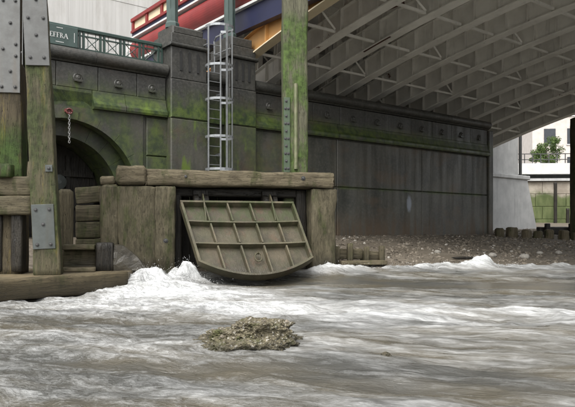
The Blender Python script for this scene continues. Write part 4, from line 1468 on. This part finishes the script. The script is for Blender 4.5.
pb_ = link("embedded_pebbles", me, STONES, rk)
pb_['kind'] = 'stuff'
o = lump("stone", 0.045, 0.04, 0.032, ROCK, 23, (0.84, 5.33, 0.02), 3)
tag(o, "tiny dark stone breaking the water right of the rubble rock", "stone")

# ------------------------------------------------------------------ foreshore details
V, Fc, off = [], [], 0
npr = np.random.default_rng(5)
cnt = 0
while cnt < 9000:
    t, r = npr.uniform(0.6, 24), npr.uniform(-0.1, 7.0)
    if t > 13.3:
        r = npr.uniform(-6, 7.0)
    x, y, _ = from_wall(t, r)
    lx, ly = (x - CO[0]) * math.cos(CA) + (y - CO[1]) * math.sin(CA), -(x - CO[0]) * math.sin(CA) + (y - CO[1]) * math.cos(CA)
    if lx < 5.0 and ly < 4 or x / y > 0.55:
        continue
    z = float(ground_z(np.array(x), np.array(y)))
    if z < 0.05:
        continue
    s = 0.014 + 0.04 * npr.random() ** 3
    vs, fs = ic[cnt % 5]
    a = npr.uniform(0, 6.28)
    c_, s_ = math.cos(a), math.sin(a)
    sx, sy, sz = s * npr.uniform(0.8, 1.6), s * npr.uniform(0.7, 1.2), s * npr.uniform(0.5, 0.9)
    q = vs * np.array([sx, sy, sz])
    q = np.stack([q[:, 0] * c_ - q[:, 1] * s_ + x, q[:, 0] * s_ + q[:, 1] * c_ + y, q[:, 2] + z + sz * 0.25], -1)
    V.append(q); Fc.append(fs + off); off += len(q)
    cnt += 1
me = bpy.data.meshes.new("shingle")
me.from_pydata(np.concatenate(V).tolist(), [], np.concatenate(Fc).tolist())
sh = link("shingle", me, STONES)
sh['kind'] = 'stuff'
sh['label'] = "loose brown shingle and pebbles on the foreshore below the wall"
sh['category'] = "shingle"

def on_ground(x, y):
    return float(ground_z(np.array(float(x)), np.array(float(y))))
pale = [(4.10, 17.1, .09, "pale stone on the shingle, leftmost of the five"), (5.55, 16.9, .13, "pale stone on the shingle left of the largest one, near the water"),
        (6.45, 17.0, .145, "largest pale stone on the shingle near the water's edge"), (7.5, 18.6, .09, "small pale stone on the shingle beyond the largest one"),
        (8.2, 18.9, .11, "pale stone on the shingle, rightmost of the five")]
for i, (x, y, s, lb) in enumerate(pale):
    o = lump("stone", s, s * 0.8, s * 0.62, PALE, 40 + i, (x, y, on_ground(x, y) + s * 0.3), 3, 0.3, 1.2, i)
    tag(o, lb, "stone", "pale stones on the foreshore")

# low plank revetment beside the right post
gr = thing("plank_revetment", "low rotted plank edging with short stakes beside the outfall's right post", "revetment", (1.15, 14.9, 0.2), (0, 0, R(12)))
timber("plank", 0.62, 0.26, 0.07, T_BLOCK, gr, (0.05, 0.0, 0.30), ALONG_X, rough=0.012, rnd=0.02)
timber("plank", 0.55, 0.24, 0.07, T_BLOCK, gr, (0.62, 0.03, 0.26), (0, R(93), 0), rough=0.012, rnd=0.02)
timber("plank", 1.15, 0.10, 0.25, T_GREY, gr, (0.03, -0.22, 0.10), ALONG_X, rough=0.01, rnd=0.02)
for (x_, h_) in ((0.0, 0.5), (0.32, 0.56), (0.74, 0.48), (1.12, 0.5)):
    timber("stake", h_, 0.13, 0.12, T_BLOCK, gr, (x_, -0.10, 0.0), rough=0.012, rnd=0.03)

# driftwood and groyne stubs to the right
o = lump("driftwood", 0.36, 0.05, 0.035, T_DARK, 91, (4.55, 16.0, on_ground(4.55, 16.0) + 0.05), 4, 0.35, 1.4, 0.15)
tag(o, "dark waterlogged driftwood lying at the water's edge", "driftwood")
lbl = ["first", "second", "third", "fourth", "fifth", "sixth", "seventh", "eighth"]
for i in range(8):
    x, y = 8.55 + i * 0.56, 25.2 + i * 0.12 + 0.15 * math.sin(i * 2.1)
    z = on_ground(x, y)
    me_ = timber_mesh(0.62, 0.30 + 0.14 * ((i * 5) % 3) / 2, 0.34, rough=0.035, rnd=0.07, ends=0.05)
    o = link("timber_stub", me_, T_GREY if i % 3 else T_BLOCK, None, (x, y, z - 0.28 + 0.05 * math.sin(i * 1.7)), (0, R(3 * math.sin(i)), R(20 * i)))
    tag(o, f"{lbl[i]} worn timber stub from the left in the row before the pale pier", "stub", "timber stubs on the foreshore")
gb = thing("groyne_beam", "dark low timber beam on stakes beyond the stubs at far right", "beam", (11.3, 28.2, 0.6), (0, 0, R(10)))
timber("beam", 4.5, 0.34, 0.3, T_DARK, gb, (0, 0, 0.42), ALONG_X, rough=0.015)
for k in range(4):
    timber("stake", 0.75, 0.22, 0.2, T_DARK, gb, (0.3 + 1.2 * k, -0.26, 0), rough=0.015)

# ------------------------------------------------------------------ far bank
fw = thing("far_river_wall", "far stone river wall green with algae under a white parapet", "wall", (0, 47.5, 0), (0, 0, R(-4)))
for k in range(14):
    for j in range(4):
        m = MB(); m.block((14 + k * 2.2 + 0.5 * (j % 2), 0.0, 0.9 + j * 0.93), (16.18 + k * 2.2 + 0.5 * (j % 2), 1.5, 1.82 + j * 0.93), 0.03); m.build("block", FARWALL, fw)
m = MB(); m.box((14, -0.25, 4.64), (46, 1.4, 4.82)); m.build("ledge", PIER, fw)
m = MB(); m.box((14, 0.9, 4.83), (46, 1.6, 5.15)); m.build("shadow_gap", STEELD, fw)  # dark bar, its colour stands in for the shadow under the parapet
m = MB(); m.box((14, -0.1, 5.155), (46, 1.7, 5.95)); m.build("parapet", WHITE, fw)
fr_ = thing("far_railing", "thin dark railing above the white parapet on the far bank", "railing", (0, 48.6, 5.7), (0, 0, R(-4)))
for zz in (1.05, 0.62):
    m = MB(); m.box((16, -0.03, zz), (46, 0.03, zz + 0.06)); m.build("rail", BOLT, fr_)
pm = MB(); pm.box((-0.03, -0.03, 0), (0.03, 0.03, 1.05)); pm = pm.mesh("post"); pm.materials.append(BOLT)
for k in range(40):
    link("post", pm, None, fr_, (16.2 + 0.6 * k, 0, 0))
for (x_, h_) in ((19.5, 3.2), (21.3, 1.6), (20.4, 1.3)):
    o = timber("far_stake", h_, 0.2, 0.2, T_DARK, None, (x_, 45.5, 1.3), rough=0.01)
    tag(o, {3.2: "tall", 1.6: "short", 1.3: "shortest"}[h_] + " dark stake standing before the far green wall", "stake", "stakes by the far wall")

fbld = thing("far_apartments", "pinkish apartment block with dark windows behind the far tree", "building", (0, 72, 0), (0, 0, R(-8)))
m = MB(); m.box((27, 0, 3), (33.0, 10, 26)); m.build("wall", BRICK, fbld)
m = MB(); m.box((33.05, -0.6, 3), (60, 10, 26)); m.build("wall", BRICKW, fbld)
for j in range(5):
    for k in range(6):
        x_, z_ = 34.2 + k * 3.2, 7.2 + j * 3.1
        m = MB(); m.box((x_, -0.68, z_), (x_ + 1.5, -0.605, z_ + 1.9)); w_ = m.build("window", GLASS, fbld)
        m = MB(); m.box((x_ - 0.08, -0.72, z_ - 0.1), (x_ + 1.58, -0.61, z_)); m.build("sill", WHITE, w_)
        m = MB(); m.box((x_ + 0.7, -0.70, z_ + 0.01), (x_ + 0.8, -0.682, z_ + 1.89)); m.build("mullion", WHITE, w_)
    for k in range(2):
        x_ = 28.2 + k * 2.4
        m = MB(); m.box((x_, -0.07, 7.2 + j * 3.1), (x_ + 1.2, -0.002, 8.9 + j * 3.1)); w_ = m.build("window", GLASS, fbld)
        m = MB(); m.box((x_ - 0.08, -0.10, 7.1 + j * 3.1), (x_ + 1.28, -0.01, 7.195 + j * 3.1)); m.build("sill", WHITE, w_)
    m = MB(); m.box((33.3, -1.6, 6.5 + j * 3.1), (40, -0.61, 6.7 + j * 3.1)); m.build("balcony", BRICKW, fbld)

def tree(loc, h, cr, label, n=2600, seed=3):
    rt = random.Random(seed)
    o = thing("leafy_tree", label, "tree", loc)
    m = MB()
    m.tube([(0, 0, 0), (0.05, 0.03, h * 0.3), (-0.03, 0.0, h * 0.6), (0.0, 0.05, h * 0.85)], [0.14, 0.11, 0.08, 0.03], 8)
    for k in range(9):
        a = k * 2.4
        z0 = h * (0.3 + 0.05 * k)
        q = Vector((math.cos(a), math.sin(a), 0.7)) * cr * rt.uniform(0.5, 0.8)
        m.tube([(0, 0, z0), (q.x * 0.5, q.y * 0.5, z0 + q.z * 0.4), (q.x, q.y, z0 + q.z * 0.9)], [0.05, 0.035, 0.015], 5)
    m.build("trunk", BARK, o)
    cl = [(rt.gauss(0, 0.45) * cr, rt.gauss(0, 0.45) * cr, h * rt.uniform(0.42, 1.0), cr * rt.uniform(0.16, 0.36)) for _ in range(44)]
    vs, fs = [], []
    for i in range(n):
        cx, cy, cz, rad = cl[i % len(cl)]
        dv = Vector((rt.gauss(0, 1), rt.gauss(0, 1), rt.gauss(0, 0.8))).normalized() * rad * rt.random() ** 0.4
        c = Vector((cx, cy, cz)) + dv
        E_ = Euler((rt.uniform(0, 6), rt.uniform(0, 6), rt.uniform(0, 6))).to_matrix()
        s = rt.uniform(0.035, 0.07)
        b = len(vs)
        for p in ((-1, 0, 0), (0, -0.6, 0.15), (1, 0, 0), (0, 0.6, 0.15)):
            vs.append(tuple(c + E_ @ (Vector(p) * s)))
        fs.append((b, b + 1, b + 2, b + 3))
    me = bpy.data.meshes.new("crown")
    me.from_pydata(vs, [], fs)
    link("crown", me, LEAF, o)
tree((20.9, 50.5, 5.2), 3.1, 1.15, "small leafy green tree beyond the far railing", 7000, 3)
tree((27.4, 53.0, 5.0), 3.0, 1.5, "bushy tree beyond the far parapet past the picture's right edge", 4000, 9)
m = MB(); m.box((-60, 49.0, -0.5), (120, 400, 5.2)); structure(m.build("far_bank", PAVE))
